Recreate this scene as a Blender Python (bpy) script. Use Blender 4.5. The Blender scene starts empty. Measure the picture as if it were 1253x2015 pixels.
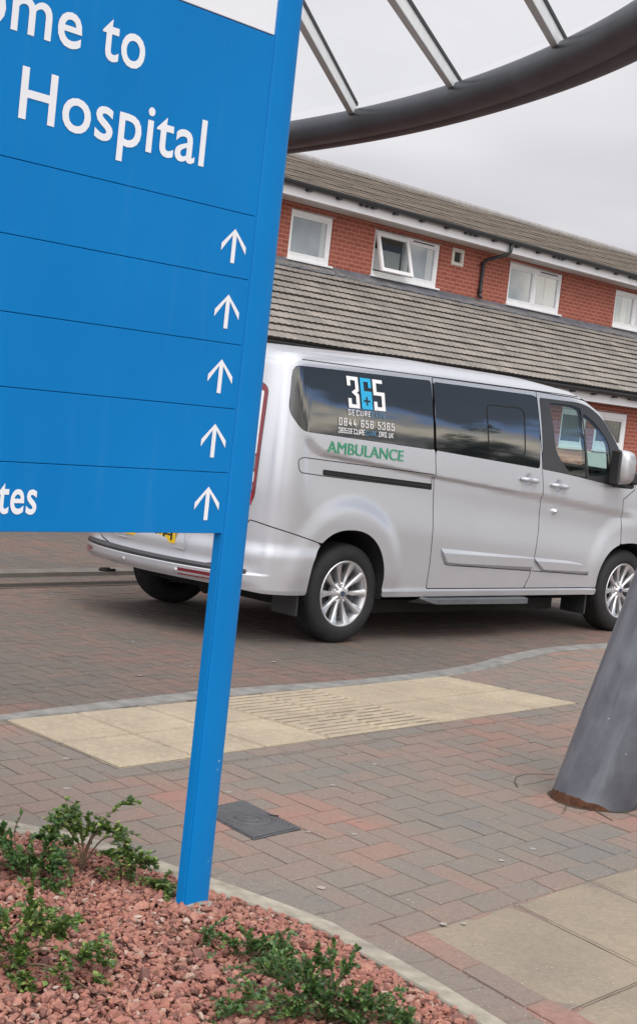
import bpy, math, random
import numpy as np
from mathutils import Vector, Matrix
rad = math.radians
sc = bpy.context.scene
COL = sc.collection
random.seed(7); rng = np.random.default_rng(7)

# ------------------------------------------------------------------ camera, sky, sun, exposure
cam = bpy.data.cameras.new('camera'); cam_o = bpy.data.objects.new('camera', cam); COL.objects.link(cam_o)
cam.sensor_fit = 'VERTICAL'; cam.sensor_height = 36.0; cam.sensor_width = 36.0
cam.lens = 3227.98/2015*36.0; cam.clip_start = .05; cam.clip_end = 2000
PITCH, ROLL, HC = -0.0657, 0.1079, 1.5894
fw = Vector((0, math.cos(PITCH), math.sin(PITCH))); r0 = Vector((1, 0, 0)); u0_ = r0.cross(fw)
r_ = r0*math.cos(ROLL)+u0_*math.sin(ROLL); u_ = -r0*math.sin(ROLL)+u0_*math.cos(ROLL)
M = Matrix((r_, u_, -fw)).transposed().to_4x4(); M.translation = Vector((0, 0, HC))
cam_o.matrix_world = M
sc.camera = cam_o

SUN_EL, SUN_AZ = rad(56), rad(-66)          # azimuth measured from +x towards +y: behind the camera
sun = bpy.data.lights.new('sun', 'SUN'); sun_o = bpy.data.objects.new('sun', sun); COL.objects.link(sun_o)
sun.energy = 1.3; sun.angle = rad(35); sun.color = (1, .965, .92)
sd = Vector((math.cos(SUN_EL)*math.cos(SUN_AZ), math.cos(SUN_EL)*math.sin(SUN_AZ), math.sin(SUN_EL)))
sun_o.rotation_euler = sd.to_track_quat('Z', 'Y').to_euler()

world = bpy.data.worlds.new("World"); sc.world = world; world.use_nodes = True
def build_world():
    nt = world.node_tree; N = nt.nodes; L = nt.links; N.clear()
    def n(t, **k):
        x = N.new(t)
        for a, b in k.items(): setattr(x, a, b)
        return x
    def math_(op, a, b=None, clamp=False):
        m = n('ShaderNodeMath', operation=op); m.use_clamp = clamp
        for i, v in enumerate((a, b)):
            if v is None: continue
            if isinstance(v, (int, float)): m.inputs[i].default_value = v
            else: L.new(v, m.inputs[i])
        return m.outputs[0]
    def ramp(fac, stops):
        r = n('ShaderNodeValToRGB'); r.color_ramp.interpolation = 'EASE'
        e = r.color_ramp.elements
        while len(e) < len(stops): e.new(.5)
        for el, (p, c) in zip(e, stops): el.position = p; el.color = (*c, 1)
        L.new(fac, r.inputs[0]); return r.outputs[0]
    def mix(f, a, b):
        m = n('ShaderNodeMix', data_type='RGBA')
        if isinstance(f, (int, float)): m.inputs[0].default_value = f
        else: L.new(f, m.inputs[0])
        for i, v in ((6, a), (7, b)):
            if isinstance(v, tuple): m.inputs[i].default_value = (*v, 1)
            else: L.new(v, m.inputs[i])
        return m.outputs[2]
    tc = n('ShaderNodeTexCoord'); sep = n('ShaderNodeSeparateXYZ'); L.new(tc.outputs['Generated'], sep.inputs[0])
    dx, dy, dz = sep.outputs
    # cloud deck coordinates: direction flattened on to a layer overhead
    den = math_('ADD', math_('MAXIMUM', dz, 0), .12)
    comb = n('ShaderNodeCombineXYZ'); L.new(math_('DIVIDE', dx, den), comb.inputs[0]); L.new(math_('DIVIDE', dy, den), comb.inputs[1])
    nz = n('ShaderNodeTexNoise'); nz.inputs['Scale'].default_value = 1.1; nz.inputs['Detail'].default_value = 6; nz.inputs['Roughness'].default_value = .55
    L.new(comb.outputs[0], nz.inputs['Vector'])
    nz2 = n('ShaderNodeTexNoise'); nz2.inputs['Scale'].default_value = .55; nz2.inputs['Detail'].default_value = 3
    L.new(comb.outputs[0], nz2.inputs['Vector'])
    cl = nz.outputs[0]; cl2 = nz2.outputs[0]
    # the general overcast: pale, a little brighter where the sun stands
    deck = mix(ramp(cl2, [(.38, (0, 0, 0)), (.62, (1, 1, 1))]), (.675, .67, .71), (.87, .86, .89))
    # the far right of the sky: darker cloud bank, blue gaps and a bright band low down
    comb2 = n('ShaderNodeCombineXYZ'); L.new(math_('MULTIPLY', dz, 6.0), comb2.inputs[0]); L.new(math_('MULTIPLY', dy, 9.0), comb2.inputs[1])
    nz3 = n('ShaderNodeTexNoise'); nz3.inputs['Scale'].default_value = 1.3; nz3.inputs['Detail'].default_value = 7; nz3.inputs['Roughness'].default_value = .6; L.new(comb2.outputs[0], nz3.inputs['Vector'])
    wob = math_('ADD', math_('ADD', dz, math_('MULTIPLY', dy, .42)), math_('MULTIPLY', math_('SUBTRACT', nz3.outputs[0], .5), .30))
    bank = ramp(wob, [(0.0, (.60, .57, .52)), (.13, (.85, .80, .70)), (.185, (.45, .45, .47)), (.225, (2.3, 2.1, 1.75)), (.262, (1.2, 1.22, 1.25)), (.288, (.65, 1.0, 1.75)), (.322, (.28, .34, .44)), (.6, (.14, .175, .23))])
    wx = math_('MULTIPLY', math_('SUBTRACT', dx, .55), 3.3, True)
    cloud = mix(wx, deck, bank)
    # brighter behind the camera, where the sun is behind thin cloud
    sdot = math_('ADD', math_('ADD', math_('MULTIPLY', dx, sd.x), math_('MULTIPLY', dy, sd.y)), math_('MULTIPLY', dz, sd.z))
    glow = math_('MULTIPLY', math_('MULTIPLY', math_('POWER', math_('MAXIMUM', sdot, 0), 1.6), 2.0), math_('SUBTRACT', 1.0, math_('MULTIPLY', wx, math_('SUBTRACT', 1.0, math_('MULTIPLY', math_('SUBTRACT', dz, .45), 3.0, True)))))
    add = n('ShaderNodeMix', data_type='RGBA', blend_type='ADD'); add.inputs[0].default_value = 1
    L.new(cloud, add.inputs[6]); c2 = n('ShaderNodeCombineColor')
    for i, k in enumerate((1, .98, .96)): L.new(math_('MULTIPLY', glow, k), c2.inputs[i])
    L.new(c2.outputs[0], add.inputs[7])
    sky = n('ShaderNodeTexSky', sky_type='NISHITA'); sky.sun_disc = False
    sky.sun_elevation = SUN_EL; sky.sun_rotation = rad(90)-SUN_AZ
    b1 = n('ShaderNodeBackground'); L.new(sky.outputs[0], b1.inputs[0]); b1.inputs[1].default_value = .08
    b2 = n('ShaderNodeBackground'); L.new(add.outputs[2], b2.inputs[0]); b2.inputs[1].default_value = 1.0
    ms = n('ShaderNodeMixShader'); ms.inputs[0].default_value = .96
    L.new(b1.outputs[0], ms.inputs[1]); L.new(b2.outputs[0], ms.inputs[2])
    out = n('ShaderNodeOutputWorld'); L.new(ms.outputs[0], out.inputs[0])
build_world()
vs = sc.view_settings
sc.display_settings.display_device = 'sRGB'
vs.view_transform = 'Standard'; vs.look = 'None'; vs.exposure = 0.0; vs.gamma = 1.0; vs.use_curve_mapping = False
sc.cycles.max_bounces = 8; sc.cycles.transparent_max_bounces = 12

# ------------------------------------------------------------------ helpers
class NT:
    """small wrapper for writing material node trees"""
    def __init__(s, name):
        s.m = bpy.data.materials.new(name); s.m.use_nodes = True
        s.t = s.m.node_tree; s.N = s.t.nodes; s.L = s.t.links
        s.b = s.N['Principled BSDF']
    def n(s, t, **k):
        x = s.N.new(t)
        for a, b in k.items(): setattr(x, a, b)
        return x
    def put(s, sock, v):
        if isinstance(v, (int, float)): sock.default_value = v
        elif isinstance(v, tuple): sock.default_value = (*v, 1) if len(v) == 3 and sock.type == 'RGBA' else v
        else: s.L.new(v, sock)
    def math(s, op, a, b=None, clamp=False):
        m = s.n('ShaderNodeMath', operation=op); m.use_clamp = clamp
        s.put(m.inputs[0], a)
        if b is not None: s.put(m.inputs[1], b)
        return m.outputs[0]
    def coord(s, kind='Object', scale=None):
        o = s.n('ShaderNodeTexCoord').outputs[kind]
        if scale is not None:
            mp = s.n('ShaderNodeMapping'); s.L.new(o, mp.inputs[0]); mp.inputs['Scale'].default_value = scale
            return mp.outputs[0]
        return o
    def noise(s, scale, detail=4, rough=.55, vec=None):
        x = s.n('ShaderNodeTexNoise'); x.inputs['Scale'].default_value = scale; x.inputs['Detail'].default_value = detail
        x.inputs['Roughness'].default_value = rough
        s.L.new(vec if vec is not None else s.coord(), x.inputs['Vector']); return x.outputs[0]
    def ramp(s, fac, stops):
        r = s.n('ShaderNodeValToRGB'); e = r.color_ramp.elements
        while len(e) < len(stops): e.new(.5)
        for el, (p, c) in zip(e, stops):
            el.position = p; el.color = (*c, 1) if isinstance(c, tuple) else (c, c, c, 1)
        s.L.new(fac, r.inputs[0]); return r.outputs[0]
    def mix(s, f, a, b, mode='MIX'):
        m = s.n('ShaderNodeMix', data_type='RGBA', blend_type=mode)
        s.put(m.inputs[0], f); s.put(m.inputs[6], a); s.put(m.inputs[7], b); return m.outputs[2]
    def bump(s, h, strength=.3, dist=.01):
        b = s.n('ShaderNodeBump'); b.inputs['Strength'].default_value = strength; b.inputs['Distance'].default_value = dist
        s.L.new(h, b.inputs['Height']); s.L.new(b.outputs[0], s.b.inputs['Normal']); return b
    def set(s, **k):
        for a, v in k.items(): s.put(s.b.inputs[a.replace('_', ' ')], v)
        return s
def simple(name, col, rough=.5, metal=0, var=.12, nscale=6, bump=0, bscale=80, spec=None, coat=None):
    t = NT(name)
    nz = t.noise(nscale, 5)
    c = t.mix(t.ramp(nz, [(.3, 0.0), (.7, 1.0)]), tuple(x*(1-var) for x in col), tuple(min(1, x*(1+var)) for x in col))
    t.set(Base_Color=c, Roughness=rough, Metallic=metal)
    if bump: t.bump(t.noise(bscale, 6), bump, .004)
    if spec is not None: t.b.inputs['Specular IOR Level'].default_value = spec
    if coat: t.b.inputs['Coat Weight'].default_value = coat; t.b.inputs['Coat Roughness'].default_value = .06
    return t.m

def obj(name, verts, faces, mat, parent=None, smooth=False, loc=None):
    me = bpy.data.meshes.new(name)
    v = np.asarray(verts, dtype=np.float32).reshape(-1, 3)
    me.from_pydata(v.tolist() if len(v) < 200000 else v, [], faces if not isinstance(faces, np.ndarray) else faces.tolist())
    me.update()
    if smooth: me.shade_smooth()
    if isinstance(mat, (list, tuple)):
        for m in mat: me.materials.append(m)
    elif mat: me.materials.append(mat)
    o = bpy.data.objects.new(name, me); COL.objects.link(o)
    if parent: o.parent = parent
    if loc: o.location = loc
    return o
def empty(name, loc, rz=0):
    o = bpy.data.objects.new(name, None); COL.objects.link(o); o.location = loc; o.rotation_euler = (0, 0, rz); o.empty_display_size = .2
    return o
def tag(o, label=None, cat=None, group=None, kind=None):
    if label: o['label'] = label
    if cat: o['category'] = cat
    if group: o['group'] = group
    if kind: o['kind'] = kind
    return o
class MB:
    """collects shapes into one mesh"""
    def __init__(s): s.v = []; s.f = []
    def add(s, v, f):
        b = len(s.v); s.v += [tuple(map(float, p)) for p in v]; s.f += [tuple(int(i)+b for i in q) for q in f]; return s
    def box(s, x0, x1, y0, y1, z0, z1, bev=0):
        if bev:
            b = min(bev, abs(x1-x0)/2.1, abs(y1-y0)/2.1, abs(z1-z0)/2.1)
            P = []; idx = {}
            for ix, (xa, xb) in enumerate(((x0, x0+b), (x1, x1-b))):
                for iy, (ya, yb) in enumerate(((y0, y0+b), (y1, y1-b))):
                    for iz, (za, zb) in enumerate(((z0, z0+b), (z1, z1-b))):
                        for k, p in enumerate(((xa, yb, zb), (xb, ya, zb), (xb, yb, za))):
                            idx[ix, iy, iz, k] = len(P); P.append(p)
            F = []
            for a in (0, 1):
                F.append([idx[a, i, j, 0] for i, j in ((0, 0), (1, 0), (1, 1), (0, 1))])
                F.append([idx[i, a, j, 1] for i, j in ((0, 0), (1, 0), (1, 1), (0, 1))])
                F.append([idx[i, j, a, 2] for i, j in ((0, 0), (1, 0), (1, 1), (0, 1))])
            for i in (0, 1):
                for j in (0, 1):
                    F.append([idx[0, i, j, 1], idx[1, i, j, 1], idx[1, i, j, 2], idx[0, i, j, 2]])
                    F.append([idx[i, 0, j, 0], idx[i, 1, j, 0], idx[i, 1, j, 2], idx[i, 0, j, 2]])
                    F.append([idx[i, j, 0, 0], idx[i, j, 1, 0], idx[i, j, 1, 1], idx[i, j, 0, 1]])
                    for k in (0, 1): F.append([idx[i, j, k, 0], idx[i, j, k, 1], idx[i, j, k, 2]])
            return s.add(P, F)
        P = [(x, y, z) for x in (x0, x1) for y in (y0, y1) for z in (z0, z1)]
        return s.add(P, [(0, 1, 3, 2), (4, 6, 7, 5), (0, 4, 5, 1), (2, 3, 7, 6), (0, 2, 6, 4), (1, 5, 7, 3)])
    def tube(s, pts, r, n=10, caps=True):
        pts = [Vector(p) for p in pts]; rs = r if isinstance(r, (list, tuple, np.ndarray)) else [r]*len(pts)
        rings = []; up = None
        for i, p in enumerate(pts):
            d = (pts[min(i+1, len(pts)-1)]-pts[max(i-1, 0)]).normalized()
            if up is None:
                up = Vector((0, 0, 1)) if abs(d.z) < .9 else Vector((1, 0, 0))
            a = (up-d*up.dot(d)).normalized(); b = d.cross(a); up = a
            rings.append([p+(a*math.cos(t)+b*math.sin(t))*rs[i] for t in [2*math.pi*k/n for k in range(n)]])
        V = [q for R in rings for q in R]; F = []
        for i in range(len(rings)-1):
            for k in range(n): F.append((i*n+k, i*n+(k+1) % n, (i+1)*n+(k+1) % n, (i+1)*n+k))
        if caps: F.append(tuple(range(n))[::-1]); F.append(tuple((len(rings)-1)*n+k for k in range(n)))
        return s.add(V, F)
    def lathe(s, prof, n=32, axis='Y', centre=(0, 0, 0), closed=False):
        """prof = (radius, along axis)"""
        V = []; F = []; m = len(prof); cx, cy, cz = centre
        for k in range(n):
            t = 2*math.pi*k/n; c, sn = math.cos(t), math.sin(t)
            for (r, h) in prof:
                if axis == 'Y': V.append((cx+r*c, cy+h, cz+r*sn))
                elif axis == 'Z': V.append((cx+r*c, cy+r*sn, cz+h))
                else: V.append((cx+h, cy+r*c, cz+r*sn))
        for k in range(n):
            for i in range(m if closed else m-1):
                j = (i+1) % m; F.append((k*m+i, k*m+j, ((k+1) % n)*m+j, ((k+1) % n)*m+i))
        return s.add(V, F)
    def prism(s, poly, h, fn):
        """polygon (2-D) extruded by h; fn(a, b, t) -> 3-D"""
        n = len(poly); V = [fn(a, b, 0) for a, b in poly]+[fn(a, b, h) for a, b in poly]
        F = [tuple(range(n)), tuple(range(n, 2*n))[::-1]]+[(i, i+n, (i+1) % n+n, (i+1) % n) for i in range(n)]
        return s.add(V, F)
    def build(s, name, mat, parent=None, smooth=False, loc=None): return obj(name, s.v, s.f, mat, parent, smooth, loc)
def autosmooth(o, ang=35):
    me = o.data; me.shade_smooth()
    import bmesh
    bm = bmesh.new(); bm.from_mesh(me)
    bmesh.ops.recalc_face_normals(bm, faces=bm.faces)
    for e in bm.edges:
        if len(e.link_faces) == 2 and e.calc_face_angle(0) > rad(ang): e.smooth = False
    bm.to_mesh(me); bm.free(); return o
def smoothstep(a, b, x): t = np.clip((x-a)/(b-a), 0, 1); return t*t*(3-2*t)
def round_poly(pts, r, k=5):
    out = []; n = len(pts); rr = r if isinstance(r, (list, tuple)) else [r]*n
    for i in range(n):
        p = np.array(pts[i], float); a = np.array(pts[i-1], float); b = np.array(pts[(i+1) % n], float)
        la, lb = np.linalg.norm(a-p), np.linalg.norm(b-p); q = min(rr[i], la*.45, lb*.45)
        if q < 1e-5: out.append(tuple(p)); continue
        s, e = p+(a-p)/la*q, p+(b-p)/lb*q
        for t in np.linspace(0, 1, k): out.append(tuple((1-t)**2*s+2*t*(1-t)*p+t*t*e))
    return out
def sd_poly(pts, X, Y):
    P = np.array(pts, float); d = np.full(X.shape, 1e9); sgn = np.ones(X.shape)
    n = len(P)
    for i in range(n):
        a = P[i]; b = P[i-1]; e = b-a; wx, wy = X-a[0], Y-a[1]
        t = np.clip((wx*e[0]+wy*e[1])/(e@e+1e-12), 0, 1)
        d = np.minimum(d, (wx-e[0]*t)**2+(wy-e[1]*t)**2)
        c1 = Y >= a[1]; c2 = Y < b[1]; c3 = e[0]*wy > e[1]*wx
        flip = (c1 & c2 & c3) | (~c1 & ~c2 & ~c3); sgn = np.where(flip, -sgn, sgn)
    return sgn*np.sqrt(d)
def clip_poly(poly, f):
    """keep the part of a 2-D polygon where f(p) <= 0 (f linear)"""
    out = []; n = len(poly)
    for i in range(n):
        p, q = poly[i], poly[(i+1) % n]; a, b = f(p), f(q)
        if a <= 0: out.append(p)
        if (a < 0 < b) or (b < 0 < a):
            t = a/(a-b); out.append((p[0]+(q[0]-p[0])*t, p[1]+(q[1]-p[1])*t))
    return out

def text_tris(body, offset=0.0, res=4, spacing=1.0):
    """outline text as a flat triangle mesh in its own unit box"""
    c = bpy.data.curves.new('txt', 'FONT'); c.body = body; c.offset = offset; c.resolution_u = res; c.space_character = spacing
    o = bpy.data.objects.new('txt', c); COL.objects.link(o)
    dg = bpy.context.evaluated_depsgraph_get(); me = bpy.data.meshes.new_from_object(o.evaluated_get(dg))
    V = np.array([v.co[:] for v in me.vertices])[:, :2]; F = [tuple(p.vertices) for p in me.polygons]
    bpy.data.objects.remove(o); bpy.data.curves.remove(c); bpy.data.meshes.remove(me)
    return V, F
def fit_box(V, x0, x1, y0, y1):
    lo, hi = V.min(0), V.max(0); return np.stack([x0+(V[:, 0]-lo[0])/(hi[0]-lo[0])*(x1-x0), y0+(V[:, 1]-lo[1])/(hi[1]-lo[1])*(y1-y0)], 1)
# condensed block lettering drawn as strokes on a 1 x 2 cell
G = {'3': [[(0, 1.45), (0, 2), (1, 2), (1, 1.2), (.6, 1.0), (1, .8), (1, 0), (0, 0), (0, .55)]],
     '6': [[(1, 1.45), (1, 2), (0, 2), (0, 0), (1, 0), (1, 1.05), (0, 1.05)]],
     '5': [[(1, 2), (0, 2), (0, 1.1), (1, 1.1), (1, 0), (0, 0), (0, .5)]],
     '0': [[(0, 0), (0, 2), (1, 2), (1, 0), (0, 0)]], '8': [[(0, 0), (0, 2), (1, 2), (1, 0), (0, 0)], [(0, 1.02), (1, 1.02)]],
     '4': [[(.75, 0), (.75, 1.1)], [(.45, 2), (0, .55), (1, .55)]],
     'S': [[(1, 1.5), (1, 2), (0, 2), (0, 1.25), (1, .8), (1, 0), (0, 0), (0, .5)]],
     'E': [[(1, 2), (0, 2), (0, 0), (1, 0)], [(0, 1.0), (.85, 1.0)]], 'C': [[(1, 1.45), (1, 2), (0, 2), (0, 0), (1, 0), (1, .55)]],
     'U': [[(0, 2), (0, 0), (1, 0), (1, 2)]], 'R': [[(0, 0), (0, 2), (1, 2), (1, 1), (0, 1)], [(.55, 1), (1, 0)]],
     'A': [[(0, 0), (.5, 2), (1, 0)], [(.2, .65), (.8, .65)]], 'O': [[(0, 0), (0, 2), (1, 2), (1, 0), (0, 0)]],
     'G': [[(1, 1.45), (1, 2), (0, 2), (0, 0), (1, 0), (1, .95), (.55, .95)]], 'K': [[(0, 0), (0, 2)], [(1, 2), (.05, 1), (1, 0)]],
     '.': [[(0, 0), (0, .18)]], '+': [[(0, 1), (1, 1)], [(.5, .4), (.5, 1.6)]]}
def stroke_text(body, w, adv=1.75, cw=1.0, H=3.4):
    """flat quads for a word in block lettering; returns verts, faces (cell height 2)"""
    V = []; F = []; x = 0
    for ch in body:
        if ch == ' ': x += adv*.62; continue
        width = cw if ch not in '.' else .2
        for st in G[ch]:
            P = [np.array((x+p[0]*width, w/2+p[1]*(H-w)/2)) for p in st]
            closed = np.allclose(P[0], P[-1]) and len(P) > 2
            if closed: P = P[:-1]
            n = len(P); Lh = []; Rh = []
            for i in range(n):
                a = P[i-1] if (i > 0 or closed) else None; b = P[(i+1) % n] if (i < n-1 or closed) else None
                d1 = (P[i]-a)/np.linalg.norm(P[i]-a) if a is not None else None
                d2 = (b-P[i])/np.linalg.norm(b-P[i]) if b is not None else None
                if d1 is None: d1 = d2
                if d2 is None: d2 = d1
                n1 = np.array((-d1[1], d1[0])); n2 = np.array((-d2[1], d2[0])); m = n1+n2; m /= np.linalg.norm(m)+1e-9
                k = w/2/max(.45, m@n1); p = P[i].copy()
                if a is None: p = p-d1*0
                Lh.append(p+m*k); Rh.append(p-m*k)
            b0 = len(V); V += Lh+Rh
            for i in range(n if closed else n-1):
                j = (i+1) % n; F.append((b0+i, b0+j, b0+n+j, b0+n+i))
        x += (width+adv-1.0) if ch != '.' else (.2+adv-1.0)
    return np.array(V), F

# ------------------------------------------------------------------ materials
def brick_mat():
    t = NT('red_brick'); v = t.coord()
    sp = t.n('ShaderNodeSeparateXYZ'); t.L.new(v, sp.inputs[0]); cb = t.n('ShaderNodeCombineXYZ')
    t.L.new(t.math('ADD', sp.outputs[0], sp.outputs[1]), cb.inputs[0]); t.L.new(sp.outputs[2], cb.inputs[1])
    b = t.n('ShaderNodeTexBrick'); t.L.new(cb.outputs[0], b.inputs['Vector'])
    b.inputs['Scale'].default_value = 1; b.inputs['Brick Width'].default_value = .225; b.inputs['Row Height'].default_value = .075
    b.inputs['Mortar Size'].default_value = .0065; b.inputs['Mortar Smooth'].default_value = .3; b.inputs['Bias'].default_value = -.1
    b.inputs['Color1'].default_value = (.33, .092, .062, 1); b.inputs['Color2'].default_value = (.26, .068, .046, 1); b.inputs['Mortar'].default_value = (.56, .25, .18, 1)
    c = t.mix(t.ramp(t.noise(.8, 5), [(.3, 0.0), (.75, .45)]), b.outputs[0], t.mix(.5, b.outputs[0], (.16, .07, .055)))
    t.set(Base_Color=c, Roughness=.9); t.bump(b.outputs['Fac'], -.4, .006); return t.m
def paver_mat(name, cols, dirt, patch=.9, speck=True):
    t = NT(name); g = t.n('ShaderNodeNewGeometry'); ri = g.outputs['Random Per Island']
    pos = t.n('ShaderNodeTexCoord').outputs['Object']
    zone = t.noise(patch, 2, .5, pos)
    sel = t.math('ADD', t.math('MULTIPLY', ri, .42), t.math('MULTIPLY', t.math('SUBTRACT', zone, .25), 1.5), True)
    c = t.ramp(sel, cols)
    fine = t.noise(55, 6, .7, pos); mid = t.noise(7, 5, .6, pos)
    c = t.mix(.55, c, t.ramp(fine, [(.25, .28), (.75, .72)]), 'OVERLAY')
    c = t.mix(t.ramp(mid, [(.42, 0.0), (.75, .55)]), c, dirt)
    if speck:
        vo = t.n('ShaderNodeTexVoronoi'); vo.inputs['Scale'].default_value = 120; t.L.new(pos, vo.inputs['Vector'])
        sp = t.math('MULTIPLY', t.math('LESS_THAN', vo.outputs['Distance'], .2), t.math('GREATER_THAN', t.noise(4.0, 4, .7, pos), .54))
        sp2 = t.n('ShaderNodeSeparateColor'); t.L.new(vo.outputs['Color'], sp2.inputs[0])
        sp = t.math('MULTIPLY', sp, t.math('GREATER_THAN', sp2.outputs[0], .72))
        c = t.mix(sp, c, (.48, .42, .34))
    t.set(Base_Color=c, Roughness=.86); t.bump(fine, .5, .003); return t.m
M_brick = brick_mat()
M_pave = paver_mat('block_paving', [(0.0, (.29, .142, .112)), (.28, (.258, .15, .12)), (.45, (.212, .155, .129)), (.66, (.184, .156, .133)), (1.0, (.152, .145, .137))], (.20, .16, .13))
M_road = paver_mat('road_block_paving', [(0.0, (.20, .108, .087)), (.35, (.162, .108, .089)), (.6, (.134, .107, .091)), (1.0, (.108, .098, .090))], (.092, .077, .067), .6)
M_gum = simple('gum_mark', (.30, .275, .25), .9, var=.2)
M_shade_joint = simple('groove_shade_joint', (.22, .18, .135), .95, var=.4, nscale=30)  # dark colour stands in for shade between tactile ribs; also fills slab joints
M_sand = simple('joint_sand', (.055, .045, .036), .95, var=.3, nscale=20)
M_ground = simple('far_paving', (.12, .095, .08), .9, var=.25, nscale=1.5, bump=.3)
M_kerb = simple('granite_kerb', (.205, .20, .19), .8, var=.28, nscale=9, bump=.3)
M_edging = simple('concrete_edging', (.295, .265, .215), .88, var=.3, nscale=14, bump=.4)
def slab_mat(name, col, col2):
    t = NT(name); pos = t.coord()
    c = t.mix(t.ramp(t.noise(3.0, 5, .6, pos), [(.35, 0.0), (.7, 1.0)]), col, col2)
    c = t.mix(.45, c, t.ramp(t.noise(60, 5, .7, pos), [(.3, .3), (.7, .7)]), 'OVERLAY')
    g = t.n('ShaderNodeNewGeometry').outputs['Random Per Island']
    c = t.mix(t.math('MULTIPLY', g, .35), c, col2)
    t.set(Base_Color=c, Roughness=.85); t.bump(t.noise(70, 5, .6, pos), .35, .003); return t.m
M_tact = slab_mat('buff_tactile', (.41, .34, .245), (.30, .247, .186))
M_slab = slab_mat('worn_slab', (.285, .232, .168), (.21, .178, .138))
def sign_mat():
    t = NT('sign_blue'); st = t.noise(6, 5, .6, t.coord('Object', (2.5, 1, .22))); a = t.noise(1.6, 4); d = t.noise(70, 3, .6)
    c = t.mix(t.ramp(a, [(.3, 0.0), (.7, 1.0)]), (.0006, .168, .475), (.0012, .192, .525))
    c = t.mix(t.ramp(st, [(.55, 0.0), (.80, .16)]), c, (.06, .25, .50))
    c = t.mix(t.ramp(d, [(.70, 0.0), (.80, .35)]), c, (.10, .26, .46))
    t.set(Base_Color=c, Roughness=t.math('ADD', .38, t.math('MULTIPLY', st, .16))); t.b.inputs['Specular IOR Level'].default_value = .16
    return t.m
M_blue = sign_mat()
M_white = simple('sign_white', (.79, .81, .85), .4, var=.02)
M_seam = simple('sign_seam', (.002, .05, .16), .6)
def silver_mat():
    t = NT('silver_paint'); pos = t.coord()
    fl = t.noise(900, 2, .5, pos); dirt = t.noise(2.2, 5, .6, pos)
    c = t.mix(t.ramp(fl, [(.35, 0.0), (.65, 1.0)]), (.555, .57, .615), (.62, .636, .68))
    sp = t.n('ShaderNodeSeparateXYZ'); t.L.new(pos, sp.inputs[0])
    low = t.math('MULTIPLY', t.math('SUBTRACT', .75, sp.outputs[2], True), t.ramp(dirt, [(.35, .1), (.7, 1.0)]), True)
    c = t.mix(t.math('MULTIPLY', low, .75), c, (.33, .305, .28))
    t.set(Base_Color=c, Metallic=.58, Roughness=t.math('ADD', t.math('MULTIPLY', dirt, .10), .26))
    t.b.inputs['Coat Weight'].default_value = .3; t.b.inputs['Coat Roughness'].default_value = .04
    return t.m
M_silver = silver_mat()
M_trim = simple('black_trim', (.022, .023, .025), .42, var=.2)
M_blacktr = simple('black_pillar_film', (.035, .036, .04), .35, var=.1)
M_rubber = simple('tyre_rubber', (.016, .016, .017), .75, var=.3, nscale=15, bump=.2)
M_under = simple('underbody', (.01, .01, .01), .9, var=.2)
M_alloy = simple('alloy_wheel', (.66, .66, .68), .28, .75, var=.05)
M_disc = simple('brake_steel', (.10, .10, .105), .45, .8, var=.2)
M_chrome = simple('chrome', (.85, .85, .86), .08, 1, var=.02)
M_priv = NT('privacy_glass').set(Base_Color=(.010, .012, .015), Roughness=.03, IOR=2.05).m
M_red2 = NT('bright_red_lens').set(Base_Color=(.55, .012, .014), Roughness=.12).m
M_red = NT('red_lens').set(Base_Color=(.20, .018, .03), Roughness=.12).m; M_red.node_tree.nodes['Principled BSDF'].inputs['Coat Weight'].default_value = .6
M_lensw = NT('clear_lens').set(Base_Color=(.78, .78, .80), Roughness=.12, Metallic=.3).m
M_lensd = simple('lamp_reflector', (.30, .30, .31), .2, .6)
M_yel = simple('plate_yellow', (.80, .50, .012), .4, var=.03)
M_ink = simple('plate_ink', (.012, .012, .012), .5)
M_dwhite = simple('decal_white', (.86, .86, .87), .45, var=.01)
M_dblue = simple('decal_blue', (.025, .42, .72), .45, var=.01)
M_dblue2 = simple('decal_pale_blue', (.10, .26, .42), .45, var=.01)
M_dgreen = simple('decal_green', (.045, .30, .16), .5, var=.03)
M_badge = simple('badge_blue', (.012, .03, .10), .25)
def glass_mat(name, tint, fr=1.5):
    t = NT(name); tr = t.n('ShaderNodeBsdfTransparent'); tr.inputs[0].default_value = (*tint, 1)
    gl = t.n('ShaderNodeBsdfGlossy'); gl.inputs['Roughness'].default_value = .02; gl.inputs[0].default_value = (1, 1, 1, 1)
    lw = t.n('ShaderNodeLayerWeight'); lw.inputs[0].default_value = .5
    f0 = ((fr-1)/(fr+1))**2; f = t.math('ADD', f0, t.math('MULTIPLY', t.math('POWER', lw.outputs['Facing'], 5.0), 1-f0 if fr > 1.1 else .03), True)
    mx = t.n('ShaderNodeMixShader'); t.L.new(f, mx.inputs[0]); t.L.new(tr.outputs[0], mx.inputs[1]); t.L.new(gl.outputs[0], mx.inputs[2])
    t.L.new(mx.outputs[0], t.N['Material Output'].inputs[0]); return t.m
M_cabglass = glass_mat('cab_glass', (.72, .86, .83), 1.95)
M_canglass = glass_mat('canopy_glass', (.985, .99, .992), 1.02)
M_int = simple('cab_interior', (.035, .035, .038), .8, var=.2)
M_seat = simple('seat_cloth', (.05, .05, .055), .9, var=.3, nscale=60)
M_steel = None
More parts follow.
